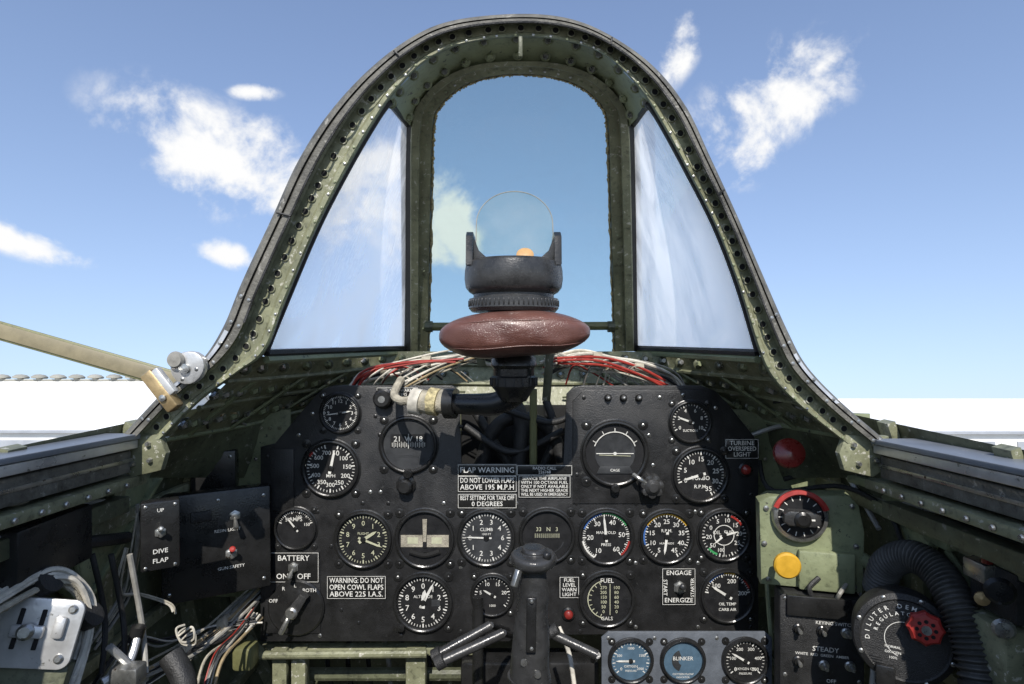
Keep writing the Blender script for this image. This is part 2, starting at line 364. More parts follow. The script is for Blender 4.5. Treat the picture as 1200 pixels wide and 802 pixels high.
# ================================================================ instrument panel
PD=.90
pm=fr(600,401,PD)
def L(px,py): return (px-600,401-py)
ip=MB('instrument_panel'); ip.M=pm
poly=[(305,752),(305,524),(322,520),(362,472),(378,456),(392,452),(530,452),(538,458),(541,548),(660,548),(664,462),(672,454),(682,452),(822,452),(838,458),(852,472),(884,512),(889,524),(889,742),(600,745),(598,752)]
ip.plate([L(*p) for p in poly],-4,0,PANEL,1)
ip.plate([L(*p) for p in [(671,545),(671,470),(684,457),(820,457),(834,464),(846,482),(846,590),(671,590)]],0,1.8,PANEL,.8)
ip.plate([L(*p) for p in [(318,598),(318,526),(345,526),(345,598)]],0,2.4,PANEL,.8)
ip.plate([L(*p) for p in [(311,742),(311,655),(376,655),(376,742)]],0,1.6,PANEL,.8)
for p in [(684,466),(712,466),(748,466),(773,466),(800,463),(838,478),(676,556),(760,510),(765,545),(450,462),(520,462),(440,488),(445,510),(331,533),(331,590),(366,485),(540,500),(520,590),(455,590),(540,665),(605,590),(605,660),(676,590),(745,590),(815,600),(880,580),(880,660),(818,660),(745,660),(680,740),(745,735),(818,735),(880,735),(312,745),(375,745),(470,745),(540,740),(560,665),(600,720),(455,665),(388,640),(372,600),(313,535),(434,577),(446,577),(420,730),(400,715),(425,590),(350,510)]:
    ip.screw(*L(*p),2 if (671<p[0]<846 and 457<p[1]<590) else 0,2.3,STEEL if random.random()<.6 else BLACK)
def placard(b,px,py,w_,h,lines,size=None,z=1.2,bd=True,bg=BLACK,ink=WHITE,base=None):
    x,y=(L(px,py) if base is None else (px,py))
    b.box((x,y,z/2+.2),(w_,h,z),bg,.3)
    zz=z+.45
    if bd:
        for dx,dy,ww,hh in((0,h/2-1.1,w_-2,.45),(0,-h/2+1.1,w_-2,.45),(w_/2-1.1,0,.45,h-2),(-w_/2+1.1,0,.45,h-2)): b.quad(x+dx,y+dy,ww,hh,zz,ink)
    nl=len(lines); st=(h-4)/nl; sz=size or st*1.08
    for i,t in enumerate(lines): b.text(t,x,y+h/2-2-st*(i+.5),zz,sz,ink,w_-7)
placard(ip,571,551,70,15,['FLAP WARNING'],9)
placard(ip,571,567,70,20,['DO NOT LOWER FLAPS','ABOVE 195 M.P.H'],None)
placard(ip,571,587,70,18,['BEST SETTING FOR TAKE OFF','0 DEGREES'],None)
placard(ip,638,551,66,13,['RADIO CALL','226768'],None)
placard(ip,638,570,62,27,['SERVICE THE AIRPLANE','WITH 100 OCTANE FUEL','ONLY IF NOT AVAILABLE','THE NEXT HIGHER GRADE','WILL BE USED IN EMERGENCY'],None)
placard(ip,418,688,70,28,['WARNING: DO NOT','OPEN COWL FLAPS','ABOVE 225 I.A.S.'],None)
placard(ip,345,664,60,36,['BATTERY','','ON    OFF'],9,2.8)
placard(ip,667,688,24,26,['FUEL','LEVEL','WARN','LIGHT'],None)
placard(ip,869,526,40,24,['TURBINE','OVERSPEED','LIGHT'],None)
placard(ip,466,460,50,13,['DO NOT WARM','SHUTTERS'],None)
placard(ip,795,687,40,44,['ENGAGE','','','','ENERGIZE'],7.5,1.4)
ip.text('START',*L(779,688),1.9,6.5,WHITE,rot=90); ip.text('STARTER',*L(811,688),1.9,5.5,WHITE,rot=-90)
ip.text('C.TYPE',*L(348,741),2.2,6,WHITE)
ip.text('MAGNETO',*L(348,684),2.2,4.5,WHITE)
ip.done()
def pos(a,r): a=math.radians(a); return (r*math.sin(a),r*math.cos(a))
def gauge(name,px,py,R,nums=(),a0=0,a1=330,maj=11,mnr=5,needles=(),arcs=(),labels=(),face=None,ns=.23,nr=.56,z=0,d=PD,M=None,ink=None,bez=None,extra=None,screws=True,fin=True,b=None):
    g=b or MB(name); g.M=M if M is not None else fr(px,py,d); ink=ink or WHITE; face=face or DIAL
    if z: g.M=g.M@Matrix.Translation((0,0,z))
    g.lathe([(R*1.04,0),(R*1.04,1.4),(R*1.0,1.9),(R*.99,3.2),(R*.965,4.8),(R*.92,5.2),(R*.885,4.4),(R*.865,1.0)],bez or BLACK,56)
    g.disc(R*.87,1.0,face,seg=48)
    g.disc(R*.885,3.4,GLG,seg=40)
    if maj:
        for i in range(maj):
            a=a0+(a1-a0)*i/(maj-1); x,y=pos(a,R*.765); g.quad(x,y,R*.045,R*.13,1.35,ink,a)
            if i<maj-1:
                for k in range(1,mnr):
                    aa=a+(a1-a0)/(maj-1)*k/mnr; x,y=pos(aa,R*.785); g.quad(x,y,R*.022,R*.08,1.35,ink,aa)
    for i,t in enumerate(nums):
        if t=='' : continue
        a=a0+(a1-a0)*i/(len(nums)-1); x,y=pos(a,R*nr); g.text(str(t),x,y,1.4,R*ns*(1.2 if len(str(t))<3 else 1.0),ink)
    for (s0,s1,m) in arcs: g.arc(R*.80,R*.86,1.5,s0,s1,m)
    for (t,x,y,s_) in labels: g.text(t,x*R,y*R,1.4,s_*R,ink)
    for (a,l,wd,m) in needles:
        x,y=math.sin(math.radians(a)),math.cos(math.radians(a)); nx,ny=y,-x
        g.add([( -x*R*.18+nx*wd*R,-y*R*.18+ny*wd*R,2.3),(-x*R*.18-nx*wd*R,-y*R*.18-ny*wd*R,2.3),(x*l*R*.75-nx*wd*R*.8,y*l*R*.75-ny*wd*R*.8,2.3),(x*l*R,y*l*R,2.3),(x*l*R*.75+nx*wd*R*.8,y*l*R*.75+ny*wd*R*.8,2.3)],[(0,1,2,3,4)],m)
    if needles: g.lathe([(R*.10,1.2),(R*.10,2.5),(R*.06,2.9),(0,2.9)],BLACK,16)
    if extra: extra(g,R)
    if screws:
        for a in(45,135,225,315):
            x,y=pos(a,R*1.2); g.lathe([(R*.13+1,0),(R*.13+1,.9),(R*.12,1.3),(0,1.3)],BLACK,12,None,x,y); g.screw(x,y,1.2,1.9,STEEL if random.random()<.35 else BLACK)
    if fin: return g.done()
    return g
nW=WHITE
gauge('clock',399,484,24,[12,1,2,3,4,5,6,7,8,9,10,11,''],0,360,13,5,[(80,.55,.04,nW),(262,.7,.03,nW)],ns=.2,nr=.58)
gauge('airspeed_indicator',388,549,34,[50,100,150,200,250,300,350,400,500,600,700],18,345,11,4,[(12,.66,.05,nW)],labels=[('MPH',0,-.25,.16)],arcs=[(300,312,RED)],ns=.21)
def dgyro(g,R):
    g.plate([(-R*.62,-R*.1),(R*.62,-R*.1),(R*.62,R*.36),(-R*.62,R*.36)],1.2,1.6,DIAL,0)
    for i in range(-9,10): g.quad(i*R*.062,R*.0,.55,R*(.14 if i%2 else .2),1.9,nW)
    for t,x in(('21',-.38),('W',0),('18',.36)): g.text(t,x*R,R*.2,1.9,R*.26,nW)
    g.quad(0,R*.12,.8,R*.5,2.2,nW); g.text('DIRECTIONAL',0,-R*.4,1.5,R*.11,DGREY)
    g.lathe([(R*.16,0),(R*.16,7),(R*.12,9),(0,9)],BLACK,18,None,0,-R*.98,knurl=.06)
gauge('directional_gyro',479,521,34,maj=0,extra=dgyro,face=DGREY)
gauge('ammeter',347,619,25,['',50,'','100','',150],-70,70,6,4,[(-38,.62,.045,nW)],labels=[('AMPS',0,.42,.26)],ns=.2,nr=.55)
gauge('engine_gauge_unit',426,632,34,[0,1,2,3,4,5,6,7,8,9,''],0,360,11,5,[(58,.55,.06,CREAM),(112,.72,.04,CREAM)],ns=.2,ink=CREAM,labels=[('FLIGHT',0,.2,.12)])
def turn(g,R):
    g.plate([(-R*.8,-R*.28),(R*.8,-R*.28),(R*.8,R*.12),(-R*.8,R*.12)],1.1,1.5,FABRIC,0)
    g.quad(0,-R*.06,R*.14,R*.5,1.9,DIAL); g.quad(-R*.4,-R*.06,R*.35,R*.22,1.8,CREAM); g.quad(R*.4,-R*.06,R*.35,R*.22,1.8,CREAM)
    g.plate([(-R*.05,-R*.1),(R*.05,-R*.1),(R*.075,R*.66),(-R*.075,R*.66)],2,2.4,FABRIC,0)
    g.tube([(-R*.5,-R*.42,1.8),(0,-R*.55,1.8),(R*.5,-R*.42,1.8)],R*.09,DARK,8,12)
    g.lathe([(R*.1,1.5),(R*.1,3),(0,3.2)],BLACK,14,None,0,-R*.52)
gauge('turn_and_bank_indicator',498,631,35,maj=0,extra=turn)
gauge('rate_of_climb_indicator',570,630,34,[0,1,2,3,4,6,4,3,2,1,0],-90,270,11,5,[(-88,.72,.03,nW)],labels=[('CLIMB',0,.28,.16),('1000 FT',0,.12,.1)],face=DGREY,ns=.2)
def dmi(g,R):
    g.plate([(-R*.5,-R*.1),(R*.5,-R*.1),(R*.5,R*.42),(-R*.5,R*.42)],1.1,1.5,DIAL,0)
    for i in range(-6,7): g.quad(i*R*.07,R*.02,.6,R*.15,1.8,CREAM)
    g.text('33   N   3',0,R*.24,1.8,R*.2,CREAM); g.arc(R*.6,R*.64,1.5,110,250,DGREY)
gauge('magnetic_compass',641,628,33,maj=0,extra=dmi,face=DIAL)
gauge('manifold_pressure_gauge',710,629,33,[10,'',20,'',30,'',40,'',50,'',60],-150,140,11,5,[(-6,.76,.045,nW)],arcs=[(-150,-100,nW),(-70,-10,BLUE),(-10,60,GRNI),(100,140,RED)],labels=[('MANIFOLD',0,.15,.14),('PRESS',0,-.28,.14)],ns=.2)
gauge('tachometer',781,629,32,[5,10,15,20,25,30,35,40,45],-150,150,9,5,[(-172,.66,.05,nW)],arcs=[(-60,60,YEL),(-110,-60,BLUE)],labels=[('R.P.M.',0,.22,.16),('HUNDREDS',0,-.24,.1)],ns=.2)
def eng(g,R):
    g.arc(R*.36,R*.39,1.4,0,360,nW); g.quad(0,-R*.6,.7,R*.4,1.5,nW); g.text('OIL  FUEL',0,R*.1,1.6,R*.2,nW); g.arc(R*.72,R*.8,1.6,20,60,RED); g.arc(R*.72,R*.8,1.6,-160,-130,GRNI)
gauge('oil_and_fuel_pressure_gauge',848,627,31,[0,5,10,15,20,25,'',100,50,20,''],-60,300,11,4,[(75,.55,.04,nW),(-130,.5,.04,nW)],extra=eng,ns=.19,nr=.57)
def horizon(g,R):
    g.lathe([(0,1.1),(R*.5,1.3),(R*.6,1.6)],DGREY,40); g.arc(R*.63,R*.66,1.9,-70,70,nW)
    for a in (-60,-30,0,30,60): x,y=pos(a,R*.7); g.quad(x,y,.9,R*.12,1.9,nW,a)
    g.quad(0,0,R*1.12,1.0,2.3,nW); g.quad(0,-R*.06,R*.95,.7,2.0,CREAM,2); g.disc(R*.05,2.5,nW,0,0)
    g.plate([(-R*.55,-R*.60),(R*.55,-R*.60),(R*.44,-R*.38),(-R*.44,-R*.38)],1.7,2.5,DGREY,.3)
    g.text('CAGE',0,-R*.5,2.7,R*.11,nW); g.lathe([(R*.13,0),(R*.13,8),(R*.09,9.5),(0,9.5)],BLACK,18,None,0,-R*1.02,knurl=.06)
gauge('artificial_horizon',720,531,39,maj=0,extra=horizon,z=1.8)
gauge('suction_gauge',808,494,25,[0,2,4,6,8,10],-120,120,6,5,[(-70,.62,.05,nW)],labels=[('SUCTION',0,-.42,.16)],ns=.2,z=1.8)
gauge('turbo_tachometer',820,556,33,[0,5,10,15,20,25,30,35],-110,150,8,5,[(-107,.66,.05,nW)],labels=[('TURBO',0,-.12,.2),('R.P.M.',0,-.42,.18)],ns=.2,z=1.8)
gauge('altimeter',496,706,35,[0,1,2,3,4,5,6,7,8,9,''],0,360,11,5,[(28,.76,.05,nW),(8,.45,.08,nW)],labels=[('ALTITUDE',0,.2,.14)],ns=.22,extra=lambda g,R:(g.plate([(R*.28,-R*.12),(R*.56,-R*.12),(R*.56,R*.1),(R*.28,R*.1)],1.3,1.5,DGREY,0),g.lathe([(R*.12,0),(R*.12,7),(0,8)],BLACK,16,None,-R*.72,-R*.78,knurl=.06)))
gauge('hydraulic_pressure_gauge',577,697,25,['',5,10,15,20,''],-130,130,6,5,[(-60,.5,.05,nW)],labels=[('1000',0,-.5,.16)],ns=.2)
def fuel(g,R):
    for x,vals in((-.12,['270','205','150','100','50','0']),(.34,['100','80','60','40','20','0'])):
        for i,t in enumerate(vals): g.text(t,x*R,R*(.42-i*.17),1.7,R*.16,CREAM)
    g.quad(R*.11,0,.8,R*1.1,1.7,CREAM); g.arc(R*.66,R*.69,1.6,190,350,CREAM)
    for i in range(9): x,y=pos(200+i*17,R*.60); g.quad(x,y,.8,R*.1,1.7,CREAM,200+i*17)
    g.text('FUEL',0,R*.66,1.7,R*.22,nW); g.text('GALS',0,-R*.68,1.7,R*.18,nW)
gauge('fuel_quantity_gauge',711,702,33,maj=0,extra=fuel)
gauge('cylinder_temperature_gauge',852,698,32,['',100,'',200,'',300],-80,80,6,5,[(-58,.7,.05,nW)],arcs=[(-52,-10,BLUE),(-10,20,YEL),(45,70,RED)],labels=[('OIL TEMP',0,-.3,.15),('CARB AIR',0,-.5,.15)],ns=.22)
# oxygen sub-panel
sp=MB('oxygen_gauge_panel'); sp.M=fr(805,776,.84)
sp.plate([(-100,-62),(100,-62),(100,28),(92,35),(-92,35),(-100,28)],-3,0,GREYP,1)
for x,y in((-92,28),(92,28),(-38,28),(35,28),(-38,-30),(35,-30)): sp.screw(x,y,0,2.2)
SPM=sp.M
gauge('',0,0,26,[0,'',500,'',1000,'',1500,'',2000],-130,130,9,3,[(-90,.7,.05,nW)],labels=[('OXYGEN',0,-.25,.15),('PRESSURE',0,-.45,.12)],face=LENS,ns=.16,M=SPM@Matrix.Translation((-66,2,0)),fin=False,b=sp)
gauge('',0,0,26,maj=0,labels=[('BLINKER',0,.1,.24),('OXYGEN FLOW',0,-.6,.13),('INDICATOR',0,-.74,.11)],face=LENS,M=SPM@Matrix.Translation((-5,2,0)),fin=False,b=sp,extra=lambda g,R:(g.arc(R*.2,R*.5,1.2,200,340,DGREY)))
gauge('',0,0,27,[0,100,200,300,400,500],-130,130,6,5,[(-60,.7,.05,nW)],labels=[('OXYGEN CYL',0,-.35,.15),('PRESSURE',0,-.55,.13)],ns=.2,M=SPM@Matrix.Translation((68,2,0)),fin=False,b=sp)
sp.done()
def toggle(name,M,ang=20,L_=14,tip=STEEL,r=5):
    t=MB(name); t.M=M
    t.lathe([(r*1.3,0),(r*1.3,1.5),(r,2),(r,4.5),(r*.7,5),(0,5)],STEEL,6)
    t.M=M@Matrix.Rotation(math.radians(ang),4,'X')
    t.lathe([(r*.35,3),(r*.4,8),(r*.62,L_),(r*.6,L_+2),(r*.3,L_+3),(0,L_+3)],tip,12); return t
toggle('battery_switch',fr(345,664,PD)@Matrix.Translation((0,0,3)),25).done()
t=toggle('starter_switch',fr(796,688,PD)@Matrix.Translation((0,0,1.6)),-25,16,BLACK,6); t.done()
m_=MB('magneto_switch'); m_.M=fr(348,711,PD)
m_.lathe([(33,0),(33,3),(31,5),(22,6),(18,8),(0,8)],BLACK,40)
for a,tx in((-70,'OFF'),(-30,'R'),(0,'L'),(38,'BOTH')): x,y=pos(a,27); m_.text(tx,x,y,6.0,6,nW)
m_.M=fr(348,711,PD)@Matrix.Rotation(math.radians(-35),4,'Z')
m_.plate([(-6,-16),(6,-16),(7,0),(5,24),(-5,24),(-7,0)],8,17,CRINK,2.5); m_.lathe([(7,8),(7,19),(5,21),(0,21)],STEEL,18)
m_.tube([(0,-6,17),(2,-14,21),(3,-24,20)],3.0,STEEL,10,10); m_.done()
def lamp(name,px,py,r,m,d=PD,z=0):
    b=MB(name); b.M=fr(px,py,d)@Matrix.Translation((0,0,z)); b.lathe([(r*1.4,0),(r*1.4,2.5),(r*1.1,4),(r,4)],BLACK,24,knurl=.03); b.lathe([(r,3.5),(r*.8,6),(r*.4,7.3),(0,7.6)],m,20); b.done()
lamp('fuel_warning_lamp',666,719,5.5,REDD); lamp('turbine_overspeed_lamp',873,550,6,REDD)
for q in(712,730,748): lamp('panel_indicator_lamp',q,466,3,STEEL,z=1.8)
k=MB('caging_knob'); k.M=fr(761,567,PD)@Matrix.Rotation(.4,4,'Z')
for i in range(7): a=i*51; x,y=pos(a,9); k.lathe([(4.5,0),(5.5,9),(4.5,16),(0,17)],WORN,10,None,x,y)
k.lathe([(9,0),(9,18),(5,22),(0,22)],WORN,20); k.tube([(0,0,12),(-10,14,16),(-14,20,10)],2.5,STEEL,8,8); k.done()
k=MB('heater_knob'); k.M=fr(450,467,PD); k.lathe([(12,0),(12,2),(9,3),(10,12),(8,14),(0,14)],BLACK,24,knurl=.05); k.disc(4,14.3,STEEL); k.done()
k=MB('knurled_adjuster_knob'); k.M=fr(476,568,PD); k.lathe([(11,0),(11,3),(8,4),(8,13),(6,15),(0,15)],BLACK,24,knurl=.07); k.done()
# ================================================================ gunsight
gs=MB('reflector_gunsight'); U=up(602,401,.78); gs.M=U
def Z(py): return 401-py
gs.lathe([(0,Z(309)),(34,Z(309)),(44,Z(307)),(52,Z(307)),(55.5,Z(310)),(57,Z(318)),(57.5,Z(328)),(56,Z(338)),(52,Z(343)),(47,Z(346)),(47,Z(350)),(52,Z(351)),(52.5,Z(362)),(49,Z(366)),(30,Z(367)),(30,Z(385))],WORN,72,sy=1)
for i in range(60):
    a=i*6; x,y=pos(a,52.4); gs.box((x,y,Z(356.5)),(1.6,1.6,7),BLACK,.3)
for sx in(-1,1):
    M=Matrix.Translation((sx*50,0,0))@Matrix.Rotation(math.radians(90),4,'Z')@Matrix.Rotation(math.radians(90),4,'X')
    gs.plate([(-30,Z(314)),(30,Z(314)),(24,Z(280)),(14,Z(275)),(-16,Z(275)),(-26,Z(281))],-4,4,BLACK,1.2,M)
    M2=Matrix.Translation((0,-12,0))@Matrix.Rotation(math.radians(90),4,'X')
    pts=[(sx*54,Z(309)),(sx*54,Z(277)),(sx*48,Z(275)),(sx*45,Z(283)),(sx*40,Z(296)),(sx*30,Z(305)),(sx*20,Z(309))]
    gs.plate(pts if sx<0 else pts[::-1],-4,4,BLACK,1,M2)
gs.lathe([(10,0),(10,2),(8,3),(0,3.4)],ORG,28,Matrix.Translation((13,-14,Z(302)))@Matrix.Rotation(math.radians(60),4,'X'))
MR=Matrix.Translation((1,4,Z(261)))@Matrix.Rotation(math.radians(68),4,'X')
arch=[(45*math.cos(math.radians(a)),45*math.sin(math.radians(a))) for a in range(0,181,6)]+[(-45,-42),(45,-42)]
gs.add([(x,y,.8) for x,y in arch]+[(x,y,-.8) for x,y in arch],[tuple(range(len(arch))),tuple(range(2*len(arch)-1,len(arch)-1,-1))],GLR,MR)
gs.tube([(x,y,0) for x,y in arch[:-2]]+[(-45,-42,0)],.6,WIREG,6,None,MR,False); gs.tube([(45,0,0),(45,-42,0)],.6,WIREG,6,None,MR,False)
gs.lathe([(22,Z(415)),(26,Z(420)),(27,Z(428)),(24,Z(432)),(24,Z(440)),(27,Z(442)),(27,Z(452)),(22,Z(458)),(15,Z(470)),(0,Z(472))],BLACK,32)
for i in range(16):
    x,y=pos(i*22.5,27.2); gs.box((x,y,Z(447)),(2,2,9),CRINK,.4)
gs.M=Matrix.Identity(4)
gs.tube([P(612,438,.78),P(606,458,.785),P(585,472,.79),P(560,474,.80),P(528,473,.81)],lambda t:.0175-.004*t,BLACK,16,24)
gs.tube([P(534,473,.808),P(522,473,.811)],.0205,BLACK,20)
for px,r,m in((518,.0165,FABRIC),(508,.019,CRUD),(497,.016,FABRIC),(488,.018,WIREW)):
    gs.tube([P(px+6,472,.815),P(px-5,470,.818)],r,m,16)
gs.tube([P(486,468,.82),P(470,470,.83),P(462,462,.86),P(470,445,.90)],.006,FABRIC,10,14)
for (a,b_) in ((P(645,405,.86),P(640,470,.86)),(P(560,405,.86),P(565,430,.86))): gs.beam(a,b_,.012,.006,GREEND,.001,upv=(0,1,0))
gs.done()
# leather pad
pad=MB('leather_crash_pad'); pad.M=up(603,391,.74)
vs=[];fs=[];nu,nv=120,44
def se(c,p): return math.copysign(abs(c)**p,c)
for j in range(nv+1):
    ph=-math.pi/2+math.pi*j/nv
    for i in range(nu):
        th=2*math.pi*i/nu
        rx=se(math.cos(ph),.62)*se(math.cos(th),.85)*88; ry=se(math.cos(ph),.62)*se(math.sin(th),.75)*46; rz=se(math.sin(ph),.72)*27
        tx=rx/88
        if tx>0: rz*=1-.42*tx**2.6
        else: rz*=1-.26*abs(tx)**3
        rz+=3.0*tx-1+1.3*math.sin(tx*5+1)*(rz<0)
        ry-=.5*math.sin(rx*.10+rz*.2)
        vs.append((rx,ry,rz))
for j in range(nv):
    for i in range(nu):
        i2=(i+1)%nu; fs.append((j*nu+i,j*nu+i2,(j+1)*nu+i2,(j+1)*nu+i))
pad.add(vs,fs,LEATHER)
for zo,rr in((-15,.99),(15,.985)):
    pp=[]
    for t in range(1,60):
        th=math.pi*t/60; c_=math.cos(math.asin(min(1,abs(zo)/27)**(1/.72)))
        rx=c_**.62*se(math.cos(th),.85)*88; ry=-c_**.62*se(math.sin(th),.75)*46; tx=rx/88
        k_=(1-.42*tx**2.6) if tx>0 else (1-.26*abs(tx)**3)
        pp.append((rx*rr,ry*1.0,zo*k_+3*tx-1+(1.3*math.sin(tx*5+1) if zo<0 else 0)))
    pad.tube(pp,.9,LEATHER,6)
pad.done(ang=80)
# ================================================================ wires over the panel
cols=[WIREW,WIREW,WIREG,WIREY,WIRER,WIREB,FABRIC,WIREW,WIREG]
def bundle(b,path,n,spread,r0=.0014,r1=.0028,cl=cols,nn=50):
    for k_ in range(n):
        pts=[]
        o=Vector((random.gauss(0,1),random.gauss(0,.6),random.gauss(0,1)))*spread
        for i,p in enumerate(path):
            q=P(*p)+o+Vector((random.gauss(0,1),random.gauss(0,.4),random.gauss(0,1)))*spread*.45
            pts.append(q)
        b.tube(pts,random.uniform(r0,r1),random.choice(cl),6,nn)
wb=MB('wiring_harness')
bundle(wb,[(402,482,.93),(420,446,.94),(470,430,.95),(530,420,.95),(560,418,.93),(600,430,.93)],11,.005,.001,.0024)
bundle(wb,[(640,432,.92),(680,418,.93),(720,424,.93),(760,433,.93),(790,448,.94),(806,478,.94)],12,.005,.001,.0024)
bundle(wb,[(470,450,.9),(510,430,.91),(570,412,.92),(600,415,.9)],7,.005,.0008,.0018)
bundle(wb,[(640,415,.92),(690,432,.92),(730,430,.92),(770,446,.93)],7,.005,.0008,.0018)
bundle(wb,[(410,470,.925),(430,440,.92),(480,426,.91),(540,424,.91)],3,.004,.0012,.002,[WIRER])
bundle(wb,[(650,424,.90),(700,424,.90),(745,436,.91),(780,452,.925)],3,.004,.0012,.002,[WIRER])
for i in range(10):
    x=random.uniform(415,500); bundle(wb,[(x,450,.93),(x+10,438,.91),(x+30,430,.92),(x+55,446,.93)],1,.002,.0008,.0016)
for i in range(10):
    x=random.uniform(655,740); bundle(wb,[(x,450,.93),(x+10,428,.91),(x+30,436,.92),(x+55,452,.93)],1,.002,.0008,.0016)
for p in((452,433,.94),(500,424,.945),(700,420,.925),(748,431,.93)):
    c=P(*p); wb.tube([c+Vector((-.007,0,0)),c+Vector((.007,0,0))],.010,FABRIC,12)
wb.done()
cb=MB('ducting')
for pth,r in(([(560,560,1.0),(575,510,1.0),(600,490,1.0),(640,500,1.0),(660,540,1.0)],.012),([(550,470,1.02),(580,520,1.0),(610,560,1.0)],.008),([(600,470,1.0),(612,500,.98),(606,560,.98)],.014),([(640,470,1.02),(650,510,1.0),(630,560,1.0)],.007),([(545,500,.98),(600,530,.97),(660,505,.98)],.006),([(590,480,.96),(640,495,.95),(665,490,.96)],.005)):
    cb.tube([P(*q) for q in pth],r,RUBD,12,30)
cb.box(P(605,520,1.09),(.20,.02,.14),DARK,.004)  # dark slab, paints the shaded depth behind the centre gap
cb.tube([P(625,456,.95),P(625,560,.95)],.006,OLIVE,8); cb.done()
# ================================================================ control stick
st=MB('control_stick')
def ell(b,secs,m,seg=28):
    vs=[];fs=[]
    for (c,rx,ry) in secs:
        for k_ in range(seg):
            a=2*math.pi*k_/seg; vs.append(c+Vector((rx*math.cos(a),ry*math.sin(a),0)))
    for i in range(len(secs)-1):
        for k_ in range(seg): k2=(k_+1)%seg; fs.append((i*seg+k_,i*seg+k2,(i+1)*seg+k2,(i+1)*seg+k_))
    fs.append(tuple(range(seg))); fs.append(tuple((len(secs)-1)*seg+k_ for k_ in range(seg-1,-1,-1)))
    b.add(vs,fs,m)
sd=.62; s_=sd/F
raw=[(625,640,6),(625,641,12),(626,644,15),(626,647,16),(625,648,24),(625,652,27),(625,658,26.5),(625,662,23),(625,665,17),(625,671,15.5),(625,682,16.5),(625,696,18.5),(624,712,18.5),(623,734,20.5),(622,758,22),(621,775,22.5),(621,788,23.5),(621,796,25),(620,802,22),(620,812,18),(620,870,17)]
rr_=catmull([(a,b_,c_) for a,b_,c_ in raw],90)
ell(st,[(P(q.x,q.y,sd),q.z*s_,q.z*s_*1.15) for q in rr_],WORN)
for zz,r in((655,28),(792,25.5)): st.lathe([(r-3,-2),(r,-1.2),(r,1.2),(r-3,2)],WORN,30,Matrix.Translation(P(625 if zz<700 else 620,zz,sd))@Matrix.Scale(s_,4))
st.beam(P(623,700,sd-.0215),P(622,765,sd-.0245),.010,.004,BLACK,.0015,upv=(0,1,0))
for y_ in (705,760): st.lathe([(2.2,-1),(2.2,1.4),(0,2)],STEEL,10,fr(623,y_,sd-.0255))
st.lathe([(5,0),(5,4),(3.5,6),(0,6)],BLACK,14,fr(640,651,sd-.015,30))
st.beam(P(608,668,sd-.02),P(602,688,sd-.025),.006,.006,STEEL,.001)
st.lathe([(4,-1),(4,3),(0,3.4)],STEEL,12,fr(614,776,sd-.020)); st.lathe([(4,-1),(4,3),(0,3.4)],STEEL,12,fr(630,790,sd-.022))
st.tube([P(620,860,sd),P(618,1100,sd+.02),P(615,1320,sd+.06)],.014,BLACK,14)
st.done(ang=60)
lv=MB('rudder_pedal_adjusters')
for a,b_ in(((508,770,.72),(575,733,.74)),((512,778,.70),(590,742,.72)),((645,742,.74),(700,768,.72))):
    lv.tube([P(*a),P(*b_)],.006,WORN,12); lv.tube([P(*a),P(a[0]+9,a[1]-5,a[2])],.0085,CRINK,12)
    lv.tube([P(b_[0],b_[1],b_[2]),P(b_[0]+20 if a[0]<600 else b_[0]-5,b_[1]+6,b_[2]+.1)],.004,BLACK,10)
lv.tube([P(560,700,.86),P(560,900,.84)],.008,BLACK,12); lv.tube([P(655,735,.8),P(668,770,.78),P(676,830,.76)],.003,WIREW,8,12)
lv.done()
us=MB('panel_support_bracket')
us.beam(P(305,762,.93),P(560,760,.93),.02,.012,GREEN); us.beam(P(280,775,.90),P(300,755,.90),.02,.035,GREEN,.004)
for px in (330,352,488): us.beam(P(px,758,.92),P(px,860,.92),.022 if px!=488 else .03,.02,GREEN,.002,upv=(0,1,0))
us.tube([P(290,768,.90),P(500,766,.90)],.006,GREEN,10); us.tube([P(360,790,.96),P(610,790,.96)],.010,GREEND,10)
us.box(P(288,768,.88),(.03,.03,.035),OLIVE,.006)
us.box(P(575,790,.93),(.09,.05,.06),BLACK,.006); us.box(P(670,800,.95),(.08,.05,.09),BLACK,.006)
for k_ in range(8): us.tube([P(370+k_*20,750,1.0),P(360+k_*24,780,.99),P(380+k_*20,850,.98)],.004,random.choice([RUBD,WIREG,BLACK,GREEN]),8,12)
us.done()
# ================================================================ fuselage tub
fu=MB('cockpit_tub')
ys=[-.6+.1*i for i in range(19)]
sec=[(-.475,-.10),(-.50,-.2),(-.515,-.32),(-.50,-.45),(-.43,-.62),(-.3,-.76),(0,-.82),(.3,-.76),(.43,-.62),(.50,-.45),(.515,-.32),(.50,-.2),(.47,-.10)]
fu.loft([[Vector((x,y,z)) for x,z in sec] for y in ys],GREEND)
for y in (-.1,.12,.34,.56,.74,.92,1.06):
    s2=catmull([(x*.985,y,z*.985) for x,z in sec],50)
    for k_ in range(49): fu.beam(s2[k_],s2[k_+1],.022,.010,GREEN,0)
for x,z in((-.50,-.22),(-.508,-.38),(-.46,-.56),(.50,-.22),(.508,-.38),(.46,-.56)):
    fu.beam((x*.98,-.5,z),(x*.98,1.1,z),.012,.016,GREEN,.001)
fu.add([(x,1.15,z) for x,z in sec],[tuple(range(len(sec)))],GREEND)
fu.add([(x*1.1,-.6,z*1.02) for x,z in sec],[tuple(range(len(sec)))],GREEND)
fu.box((0,.3,-.72),(.6,1.5,.02),DARK,.002)  # floor coloured near-black in place of shade low in the cockpit
